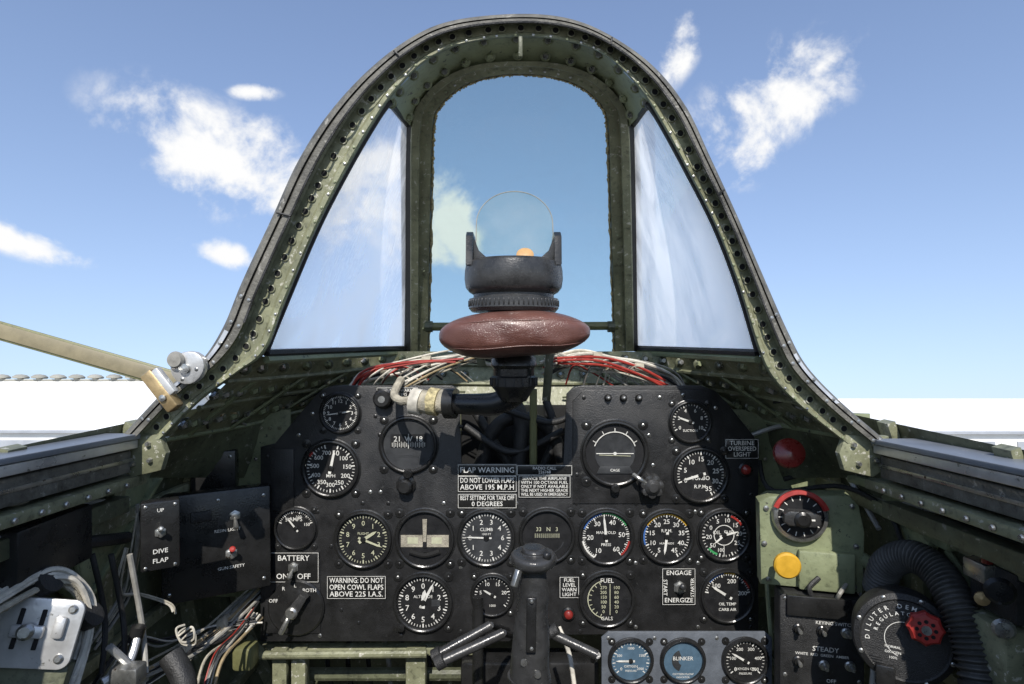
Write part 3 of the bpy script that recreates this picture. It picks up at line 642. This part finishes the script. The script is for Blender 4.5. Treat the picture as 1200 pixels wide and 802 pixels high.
for sx,xb in((-1,-.45),(1,.435)):
    zz=-.110 if sx<0 else -.116
    fu.beam((xb+sx*.045,-.55,zz+.045),(xb+sx*.012,.70,zz),.055,.006,SKIN,.001)
    fu.beam((xb+sx*.020,-.55,zz+.036),(xb-sx*.004,.70,zz-.009),.016,.010,ALU,.001)
    fu.beam((xb+sx*.030,-.55,zz+.012),(xb+sx*.006,.70,zz-.030),.020,.026,RUBBER,.002)
    fu.beam((xb+sx*.020,-.55,zz+.012),(xb-sx*.004,.70,zz-.028),.004,.004,STEEL,.0005)
    fu.beam((xb+sx*.030,-.55,zz-.016),(xb+sx*.006,.72,zz-.054),.034,.012,GREEN,.002)
    fu.beam((xb+sx*.040,-.55,zz-.05),(xb+sx*.02,.72,zz-.085),.02,.02,GREEND,.002)
    for i in range(22):
        y=.05+.03*i; t=(y+.55)/1.25
        fu.stud(Vector((xb+sx*(.030-.024*t)-sx*.017,y,zz-.016-.038*t)),(-sx,0,0),.003,.003,STEEL)
    px=166 if sx<0 else 1012
    fu.M=fr(px,525,.705); fu.plate([(-28,14),(22,16),(30,-6),(24,-26),(-10,-34),(-30,-20)] if sx<0 else [(28,14),(-22,16),(-30,-6),(-24,-26),(10,-34),(30,-20)],-6,3,GREEN,1.5)
    for x,y in((-14,4),(10,5),(12,-14),(-8,-18)): fu.lathe([(3.4,3),(3.4,6),(2,8),(0,8)],STEEL,6,None,x,y)
    fu.M=Matrix.Identity(4)
fu.beam(P(185,530,.84),P(78,700,.665),.045,.014,GREENL,.003,upv=(1,0,0)); fu.beam(P(200,530,.86),P(98,700,.69),.006,.02,GREENL,.001,upv=(1,0,0))
fu.beam(P(1022,535,.86),P(1090,650,.70),.04,.014,GREENL,.003,upv=(1,0,0))
fu.M=fr(250,530,.955); fu.plate([(-75,45),(90,50),(90,-170),(-30,-170),(-75,-60)],-3,0,GREENL,1)
for i in range(14): fu.lathe([(2.4,0),(2.2,1.5),(0,2)],GREEN,8,None,-65+i*11,28); fu.lathe([(2.4,0),(2.2,1.5),(0,2)],STEEL,8,None,-60+i*11,-8)
fu.box((-30,10,8),(30,4,16),GREEN,.6); fu.tube([(-70,12,6),(-20,16,10),(40,10,8)],3,ALU,8,14)
fu.M=fr(945,530,.955); fu.plate([(75,45),(-90,50),(-90,-170),(60,-170),(78,-60)],-3,0,GREENL,1)
for i in range(14): fu.lathe([(2.4,0),(2.2,1.5),(0,2)],GREEN,8,None,65-i*11,28); fu.lathe([(2.4,0),(2.2,1.5),(0,2)],STEEL,8,None,62-i*11,-8)
fu.box((36,10,8),(30,4,16),GREEN,.6); fu.tube([(70,-20,6),(30,-14,10),(-30,-30,8)],3,RUBD,8,14)
fu.M=Matrix.Identity(4)
fu.done()
ex=MB('fuselage_skin')
def fsec(y,top,hw): 
    return [Vector((hw*math.sin(a),y,top-.85+.85*math.cos(a)*1.0)) for a in [math.radians(-110+220*k_/40) for k_ in range(41)]]
ex.loft([fsec(1.2,-.035,.62),fsec(2.0,-.07,.62),fsec(3.2,-.13,.60),fsec(3.6,-.25,.5)],SKIN)
for sx in(-1,1):
    ex.loft([[Vector((sx*(.475+.01),y,-.108+.045*(.7-y)/1.25+.001)),Vector((sx*.56,y,-.14)),Vector((sx*.62,y,-.4)),Vector((sx*.6,y,-.9)),Vector((0,y,-1.5))] for y in (-.6,0,.7,1.2)],SKIN)
ex.done()
# ================================================================ left side equipment
lb=MB('gun_safety_switch_box'); lb.M=fr(256,638,.84,yaw=30,pit=-3)
lb.box((0,0,-16),(116,122,24),BLACK,2.5)
for x,y in((-50,50),(50,50),(-50,-50),(50,-50),(0,50)): lb.screw(x,y,-4,2.2)
lb.text('RESIN LIGHT',10,14,-3.5,5,WHITE); lb.text('GUN SAFETY',14,-30,-3.5,5,WHITE)
lb.box((-18,34,-2),(22,12,3),CRINK,1)
b1=lb.M@Matrix.Translation((0,0,-4))
lb.done()
toggle('gun_safety_toggle',b1@Matrix.Translation((14,-14,0)),-30,16,RED,5.5).done()
toggle('resin_light_toggle',b1@Matrix.Translation((18,30,0)),35,18,STEEL,5).done()
lb=MB('dive_flap_switch_box'); lb.M=fr(188,628,.70,yaw=32)
lb.box((0,0,-10),(40,80,20),BLACK,2); lb.text('DIVE',0,-18,.5,7.5,WHITE,26); lb.text('FLAP',0,-29,.5,7.5,WHITE,26); lb.text('UP',0,30,.5,6,WHITE)
for x,y in((-15,35),(15,35),(-15,-36),(15,-36)): lb.screw(x,y,0,2)
b2=lb.M; lb.done(); toggle('dive_flap_toggle',b2@Matrix.Translation((0,4,0)),-30,14,STEEL,5).done()
lb=MB('relay_box'); lb.M=fr(250,556,.90,yaw=15); lb.box((0,0,-10),(48,54,22),BLACK,2)
for x,y in((-18,20),(18,20),(-18,-20),(18,-20)): lb.screw(x,y,1,2)
lb.tube([(0,27,0),(2,40,4),(14,48,2)],3,RUBD,8,10); lb.done()
tq=MB('throttle_quadrant'); tq.M=fr(38,742,.56,yaw=20,pit=-14,roll=-12)
pts=[]
for cx,cy,a0 in((34,26,0),(34,-26,90),(-34,-26,180),(-34,26,270)):
    for k_ in range(7): a=math.radians(a0+k_*15); pts.append((cx+12*math.sin(a),cy+12*math.cos(a)))
tq.plate(pts,-5,0,ALU,1.5)
for x in(-16,6): tq.box((x,4,.8),(5,44,2.5),DARK,1)  # dark bars paint the shade of the lever slots
tq.box((-5,2,4),(34,14,7),ALU,2.5); tq.box((26,8,4),(12,24,8),ALU,3)
for x,y in((-34,26),(34,28),(-34,-26),(34,-26)): tq.lathe([(5,0),(5,2),(3,4),(0,4)],STEEL,14,None,x,y)
tq.box((0,-70,-30),(90,70,40),GREEND,4); tq.lathe([(9,4),(9,10),(6,13),(0,13)],STEEL,18,None,-5,2); tq.done()
le=MB('mixture_lever')
le.tube([P(120,800,.62),P(150,778,.64),P(162,740,.66)],.0045,ALU,10,14); le.tube([P(150,778,.635),P(128,758,.62)],.004,ALU,8)
le.box(P(150,790,.63),(.03,.02,.02),STEEL,.003); le.tube([P(158,752,.658),P(163,734,.66)],.0075,BLACK,14)
le.tube([P(215,840,.66),P(216,800,.67),P(200,768,.68)],.013,RUBD,12,12); le.done()
wl=MB('side_wire_bundle')
wh=[WIREW,WIREW,WIREG,FABRIC,WIREW]
bundle(wl,[(-60,740,.50),(0,702,.54),(50,680,.58),(85,685,.60),(103,715,.61),(98,755,.60),(80,820,.58)],9,.0045,.0018,.0034,wh)
dull=[WIREG,WIREW,WIREY,WIREB,FABRIC,WIREW,WIREG,WIREB]
bundle(wl,[(305,690,.93),(285,710,.89),(250,745,.84),(210,768,.80),(150,800,.74),(80,840,.70)],18,.006,.001,.0028,dull)
bundle(wl,[(300,715,.88),(275,745,.83),(250,772,.78),(236,830,.74)],8,.005,.001,.0022,dull+[WIRER])
bundle(wl,[(150,640,.72),(140,690,.72),(165,694,.74),(200,704,.75),(206,716,.75)],2,.002,.0012,.002,wh)
bundle(wl,[(165,600,.72),(160,650,.73),(148,700,.74),(110,760,.70)],5,.0035,.001,.002,dull)
bundle(wl,[(215,735,.78),(205,742,.77),(210,756,.77),(225,752,.77),(222,738,.77),(208,750,.77)],2,.002,.001,.002,wh)
bundle(wl,[(300,725,.86),(240,735,.84),(190,750,.80),(150,745,.76),(110,800,.70)],5,.006,.001,.0022,dull)
for p in((55,682,.58),(104,722,.605),(265,732,.855),(215,766,.80),(160,796,.745)):
    c=P(*p); wl.tube([c+Vector((-.005,0,-.003)),c+Vector((.005,0,.003))],.013,RUBD if p[0]<110 else FABRIC,14)
wl.done()
ls=MB('cable_conduit')
for y0,y1,m,r in((600,586,ALU,.003),(612,592,GREENL,.004),(628,600,ALU,.002),(655,630,RUBD,.007),(585,560,WIREG,.003)):
    ls.tube([P(-60,y0+12,.50),P(40,(y0+y1)/2+2,.60),P(150,y1,.74)],r,m,8,12)
ls.box(P(118,560,.72),(.05,.05,.02),GREEND,.002); ls.box(P(40,640,.60),(.05,.10,.06),BLACK,.004)
ls.beam(P(-40,596,.52),P(100,580,.68),.03,.003,FABRIC,.001)
ls.beam(P(-40,640,.52),P(90,600,.66),.012,.003,ALU,.001)
for i in range(7): ls.tube([P(20+i*22,650,.66),P(35+i*22,700+i*6,.67),P(15+i*26,790,.65)],.003,random.choice([RUBD,WIREG,GREENL,ALU]),8,10)
ls.done()
ca=MB('canopy_latch'); ca.M=fr(190,458,.66,roll=38)
ca.box((0,0,0),(16,54,16),BRASS,3); ca.box((10,6,2),(10,36,10),ALU,2); ca.lathe([(4,8),(4,11),(0,12)],STEEL,12,None,0,-10)
ca.M=fr(220,432,.68,roll=35)
ca.plate([(20*math.sin(math.radians(a))*(1.15 if a<180 else .9),19*math.cos(math.radians(a))) for a in range(0,360,20)][::-1],-4,5,ALU,2); ca.lathe([(6,5),(6,9),(0,10)],STEEL,16)
ca.lathe([(9,4),(10,8),(8,12),(0,13)],WIREG,20,None,-2,14)
for x,y in((-10,-8),(10,-8)): ca.screw(x,y,5,2.2)
ca.done()
# ================================================================ right side equipment
rb=MB('fuel_selector_valve'); rb.M=fr(945,640,.80,yaw=-14)
rb.plate([(-52,48),(-40,56),(46,62),(56,50),(62,20),(60,-50),(-50,-50)],-26,0,GREENL,3)
rb.box((20,-26,4),(60,46,10),GREENL,3)
for x,y in((-44,42),(48,50),(50,-42),(-42,-42),(52,4),(-46,0)): rb.lathe([(3,0),(3,2.5),(0,3.2)],STEEL,10,None,x,y)
rb.lathe([(31,0),(31,5),(29,9),(25,10)],STEEL,44,None,-8,36); rb.lathe([(25,10),(24,6),(0,6)],DIAL,40,None,-8,36)
Mx=rb.M@Matrix.Translation((-8,36,0)); rb.M=Mx
rb.lathe([(30,9.2),(31.5,9.4),(31.5,12),(27,13),(25,10.5)],RED,26,None,0,0,-70,70)
for a in range(0,360,24): x,y=pos(a,21); rb.quad(x,y,1,5,6.4,WHITE,a)
rb.plate([(-20,-5),(-14,-9),(14,-9),(20,-5),(20,5),(14,9),(-14,9),(-20,5)],9,20,WORN,3); rb.lathe([(9,6),(9,22),(6,24),(0,24)],BLACK,20)
rb.quad(6,0,14,2,20.4,WHITE); rb.M=fr(945,640,.80,yaw=-14)
rb.tube([(58,-10,-6),(84,-26,-4),(100,-30,-20)],8,GREENL,12,12); rb.done()
kb=MB('red_emergency_knob'); kb.M=fr(922,533,.82,yaw=-10,pit=-20); kb.lathe([(5,-16),(5,0),(14,3),(17.5,9),(16.5,15),(10,19),(0,20)],REDD,36); kb.done()
kb=MB('yellow_knob'); kb.M=fr(921,661,.76,yaw=-10); kb.lathe([(4,-22),(4,0),(13,1),(15,3),(15,7),(13,9),(0,9.5)],YEL,36); kb.done()
sb=MB('recognition_light_switch_box'); sb.M=fr(963,755,.78,yaw=-12)
sb.box((0,-10,-16),(92,130,32),CRINK,3); sb.box((-4,44,2),(70,24,6),BLACK,1.5)
for x,y in((-26,10),(0,10),(26,10),(-26,-28),(2,-30),(30,-28)):
    sb.lathe([(6,0),(6,2),(4.5,3),(4.5,5),(0,5)],STEEL if x>0 else BLACK,16,None,x,y+6); sb.lathe([(1.8,5),(2.6,12),(2,14),(0,14)],STEEL,10,None,x,y+7)
sb.text('KEYING SWITCH',14,25,.6,5.5,WHITE,44); sb.text('STEADY',4,-6,.6,8,WHITE); sb.text('WHITE  RED  GREEN  AMBER',0,-13,.6,4.5,WHITE,84); sb.text('OFF',10,-42,.6,6,WHITE)
for x,y in((-40,50),(40,50),(-40,-40),(40,-40)): sb.screw(x,y,0,2.4)
sb.tube([(-10,54,0),(-14,66,2),(-2,76,-4)],3,RUBD,8,10); sb.tube([(16,54,0),(18,64,6),(28,70,-6)],2.4,WIREG,8,10); sb.done()
rg=MB('oxygen_regulator'); rg.M=fr(1060,750,.66,yaw=-26,pit=-6)
rg.lathe([(40,-40),(52,-38),(54,-6),(52,0),(46,3),(44,1.5),(0,1.5)],CRINK,56)
for i,ch in enumerate('DILUTER DEMAND'):
    a=-95+i*11; x,y=pos(a,38)
    if ch!=' ': rg.text(ch,x,y,1.9,7,WHITE,rot=a)
for i,ch in enumerate('REGULATOR'): a=-75+i*12; x,y=pos(a,30); rg.text(ch,x,y,1.9,6,WHITE,rot=a)
rg.arc(20,20.6,1.9,-160,0,WHITE); rg.text('NORMAL',-12,-10,1.9,4,WHITE); rg.text('OXYGEN',-12,-16,1.9,4,WHITE); rg.text('100%',-12,-22,1.9,4,WHITE)
for i in range(5): rg.box((-30+i*1.5,-24-i*3,2),(12,1,1),BLACK,.2)
for a in range(20,380,45): x,y=pos(a,49); rg.screw(x,y,2,2.6)
rg.lathe([(8,0),(8,8),(17,9),(19,12),(19,20),(16,23),(8,24),(0,24)],RED,16,Matrix.Translation((18,22,0)),knurl=-.13)
for a in range(0,360,45): x,y=pos(a,9); rg.disc(2.2,24.3,DARK,18+x,22+y,seg=10)  # dark discs paint the shade in the knob's holes
rg.lathe([(5,24),(5,27),(0,27)],STEEL,12,None,18,22)
rg.box((-20,-44,3),(20,26,10),BLACK,2); rg.done()
ho=MB('breathing_hose')
ho.tube([P(1030,690,.74),P(1040,662,.72),P(1068,652,.69),P(1100,672,.66),P(1124,715,.63),P(1142,770,.61),P(1156,850,.59)],lambda t:.0165+.0022*math.sin(t*330),mk('hose_rubber',(.06,.06,.056),.55,0,.4,40,.2,400),16,420)
ho.tube([P(1150,800,.60),P(1160,880,.58)],.02,CRINK,16); ho.done(ang=80)
rs=MB('side_ledge')
rs.beam(P(1080,590,.72),P(1300,640,.50),.05,.004,ALU,.001); rs.beam(P(1090,605,.70),P(1300,668,.50),.05,.003,SKIN,.001)
rs.beam(P(1000,560,.85),P(1180,612,.60),.02,.012,GREENL,.002); rs.beam(P(1010,580,.85),P(1300,690,.50),.008,.008,ALU,.001)
rs.lathe([(6,-10),(7,0),(9,8),(9,18),(6,22),(0,22)],REDD,20,up(1157,650,.60)); rs.box(P(1157,668,.61),(.03,.03,.02),STEEL,.003)
for k_ in range(6): rs.tube([P(1110+18*k_,645+6*k_,.68),P(1150+12*k_,700,.65),P(1185,720+20*k_,.62),P(1260,740+20*k_,.57)],.004,random.choice([RUBD,GREENL,WIREG,WIREW]),8,12)
rs.box(P(1185,690,.60),(.04,.06,.05),CRINK,.004); rs.box(P(1180,760,.60),(.05,.06,.06),GREEN,.004); rs.lathe([(14,0),(16,8),(12,12),(0,13)],BLACK,20,fr(1170,690,.57,-30))
rs.lathe([(10,0),(12,6),(9,10),(0,11)],STEEL,18,fr(1175,735,.57,-30)); rs.lathe([(7,0),(8,6),(0,8)],BRASS,12,fr(1150,700,.60,-30))
rs.box(P(1110,625,.68),(.03,.04,.03),GREENL,.004); rs.done()
rc=MB('hydraulic_line')
for pth,m in (([(905,600,.9),(898,640,.88),(900,700,.86),(905,760,.86)],GREENL),([(1000,600,.85),(1010,660,.82),(1005,720,.80)],ALU),([(890,540,.93),(905,575,.9),(985,570,.85),(1040,600,.78),(1060,650,.72)],RUBD),([(1010,700,.80),(1025,740,.76),(1020,830,.72)],WIREG),([(880,510,.93),(930,500,.92),(980,540,.90),(1030,620,.80)],ALU)):
    rc.tube([P(*q) for q in pth],.0035,m,8,20)
rc.tube([P(955,690,.80),P(950,672,.82),P(962,655,.82)],.004,RUBD,8,10); rc.done()
# ================================================================ setting
gm=mk('concrete_apron',(.40,.39,.36),.85,0,.2,.25,.3,3,chip=(.26,.25,.23),cth=.62,cs=.8)
g=MB('ground'); g.add([(-3000,-3000,0),(3000,-3000,0),(3000,3000,0),(-3000,3000,0)],[(0,1,2,3)],gm); g.done(False)
WR=mk('white_metal_roof',(.86,.86,.85),.5,0,.05,.4); WW=mk('white_wall_cladding',(.80,.80,.78),.6,0,.06,.5); DG=mk('grey_door',(.30,.32,.35),.5,0,.15,.5); VT=mk('roof_ventilator',(.34,.33,.28),.6,0,.2,.5)
def hangar(x0,x1,y0,dep,eave,ridge,vents):
    h=MB('hangar'); ym=y0+dep/2
    h.box(((x0+x1)/2,ym,eave/2),(x1-x0,dep,eave),WW,0)
    o=.6
    for (ya,yb) in((y0-o,ym),(y0+dep+o,ym)):
        h.add([(x0-o,ya,eave+.004),(x1+o,ya,eave+.004),(x1+o,yb,ridge),(x0-o,yb,ridge)],[(0,1,2,3)],WR)
        h.add([(x0-o,ya,eave-.25),(x1+o,ya,eave-.25),(x1+o,ya,eave+.004),(x0-o,ya,eave+.004)],[(0,1,2,3)],DG)
        x=x0
        while x<x1: h.beam((x,ya,eave+.02),(x,yb,ridge+.02),.08,.04,WR,0); x+=2.0
    for x in(x0,x1): h.add([(x,y0,eave),(x,y0+dep,eave),(x,ym,ridge)],[(0,1,2)],WW)
    h.beam((x0,ym,ridge+.08),(x1,ym,ridge+.08),.5,.16,VT if vents else WR,0)
    if vents:
        x=x0+1
        while x<x1:
            h.lathe([(.3,0),(.3,.2),(.75,.25),(.8,.4),(.5,.62),(0,.7)],VT,12,Matrix.Translation((x,ym,ridge+.05))); x+=2.1
    x=x0+3
    while x<x1-8: 
        h.box((x+3,y0-.06,(eave-.9)/2),(6,.12,eave-.9),DG,.02); x+=8
    h.done(False)
hangar(-115,-36,56,22,3.1,8.6,True)
hangar(26,130,54,22,3.0,6.3,False)
rb_=MB('rotor_blade')
a=G@P(-420,268,13); b_=G@P(215,449,13)
BL=mk('tan_blade_paint',(.20,.17,.10),.5,0,.2,2)
rb_.beam(a,b_,.08,.40,OLIVE,.03)
rb_.beam(a+Vector((0,-.06,.0)),b_+Vector((0,-.06,.0)),.04,.30,BL,.01)
rb_.tube([Vector((a.x,a.y,0)),a+Vector((0,0,.3))],.18,DG,16); rb_.lathe([(.5,-.2),(.5,.2),(.2,.4),(0,.4)],DG,20,Matrix.Translation(a)); rb_.done(False)
# ================================================================ sky
SE=math.radians(36); AZ=math.radians(1)
sd_=Vector((-math.sin(AZ)*math.cos(SE),-math.cos(AZ)*math.cos(SE),math.sin(SE)))
wd=bpy.data.worlds.new('World'); scn.world=wd; wd.use_nodes=True; nt=wd.node_tree; N=nt.nodes; LK=nt.links
try: wd.cycles.sampling_method='MANUAL'; wd.cycles.sample_map_resolution=256
except Exception: pass
bg=N['Background']; bg.inputs[1].default_value=1.0
sk=N.new('ShaderNodeTexSky'); sk.sky_type='NISHITA'; sk.sun_disc=False; sk.sun_elevation=SE; sk.sun_rotation=math.atan2(sd_.x,sd_.y); sk.air_density=1.0; sk.dust_density=.5; sk.ozone_density=1.6
def vm(op,a,b):
    m=N.new('ShaderNodeVectorMath'); m.operation=op
    for i,v in enumerate((a,b)):
        if isinstance(v,tuple): m.inputs[i].default_value=v
        else: LK.new(v,m.inputs[i])
    return m.outputs[0]
x_=vm('MULTIPLY',sk.outputs[0],(.20,.195,.215))
den=vm('ADD',vm('MULTIPLY',x_,(1.3,.85,.5)),(1.,1.,1.))
skyc=vm('MULTIPLY',vm('DIVIDE',x_,den),(1.46,1.37,1.27))
tc=N.new('ShaderNodeTexCoord'); no=N.new('ShaderNodeTexNoise'); no.inputs['Scale'].default_value=10; no.inputs['Detail'].default_value=9; no.inputs['Roughness'].default_value=.6; no.inputs['Distortion'].default_value=.2
LK.new(tc.outputs['Generated'],no.inputs['Vector'])
RG=Matrix.Rotation(PITCH,3,'X')
clouds_and_haze=[(250,188,108,54,-20),(315,210,80,58,-30),(30,284,58,18,-12),(272,300,52,15,-8),(298,108,26,10,10),(905,115,88,50,18),(865,172,52,40,45),(797,48,24,46,-25),(524,262,40,56,0),(430,235,70,70,0),(1180,500,90,22,0),(960,80,26,16,20)]  # blob behind the left pane paints that glass's bright haze, no real cloud
mask=None
def math_(op,a,b=None,clamp=False):
    m=N.new('ShaderNodeMath'); m.operation=op; m.use_clamp=clamp
    for i,v in enumerate((a,b)):
        if v is None: continue
        if isinstance(v,(int,float)): m.inputs[i].default_value=v
        else: LK.new(v,m.inputs[i])
    return m.outputs[0]
def dot(v):
    m=N.new('ShaderNodeVectorMath'); m.operation='DOT_PRODUCT'; LK.new(tc.outputs['Generated'],m.inputs[0]); m.inputs[1].default_value=v; return m.outputs['Value']
for (px,py,rx,ry,rot) in clouds_and_haze:
    c=(RG@P(px,py,1)).normalized(); r=c.cross(Vector((0,0,1))).normalized(); u=r.cross(c)
    t=math.radians(rot); r2=r*math.cos(t)+u*math.sin(t); u2=-r*math.sin(t)+u*math.cos(t)
    k_=c.dot(RG@Vector((0,1,0)))
    a=math_('POWER',math_('MULTIPLY',dot(r2),F/rx/k_),2); b2_=math_('POWER',math_('MULTIPLY',dot(u2),F/ry/k_),2)
    dd=math_('SUBTRACT',1,math_('SQRT',math_('ADD',a,b2_)))
    front=math_('GREATER_THAN',dot(c),0); dd=math_('SUBTRACT',math_('MULTIPLY',math_('ADD',dd,3),front),3)
    mask=dd if mask is None else math_('MAXIMUM',mask,dd)
dens=math_('ADD',math_('MULTIPLY',mask,.9),math_('MULTIPLY',math_('SUBTRACT',no.outputs['Fac'],.49),4.2))
ms=math_('MINIMUM',math_('MULTIPLY',math_('ADD',mask,.40),2.0,True),1)
mr=N.new('ShaderNodeMapRange'); mr.interpolation_type='SMOOTHSTEP'; mr.inputs[1].default_value=-.1; mr.inputs[2].default_value=.85; LK.new(dens,mr.inputs[0])
fac=math_('MULTIPLY',mr.outputs[0],ms,True)
mx=N.new('ShaderNodeMix'); mx.data_type='RGBA'; LK.new(fac,mx.inputs[0]); LK.new(skyc,mx.inputs[6]); mx.inputs[7].default_value=(1.0,1.0,1.0,1)
LK.new(mx.outputs[2],bg.inputs[0])
sl=bpy.data.lights.new('sun','SUN'); sl.energy=5.0; sl.angle=math.radians(.5); sl.color=(1,.95,.88)
so=bpy.data.objects.new('sun',sl); scn.collection.objects.link(so); so.rotation_euler=sd_.to_track_quat('Z','Y').to_euler()
cd=bpy.data.cameras.new('camera'); cd.lens=21.0; cd.sensor_width=36; cd.clip_start=.02; cd.clip_end=6000
cam=bpy.data.objects.new('camera',cd); scn.collection.objects.link(cam); cam.matrix_world=G@Matrix.Rotation(math.radians(90),4,'X'); scn.camera=cam
scn.view_settings.view_transform='Standard'; scn.view_settings.look='None'; scn.view_settings.exposure=0
print('objects',len(bpy.data.objects))
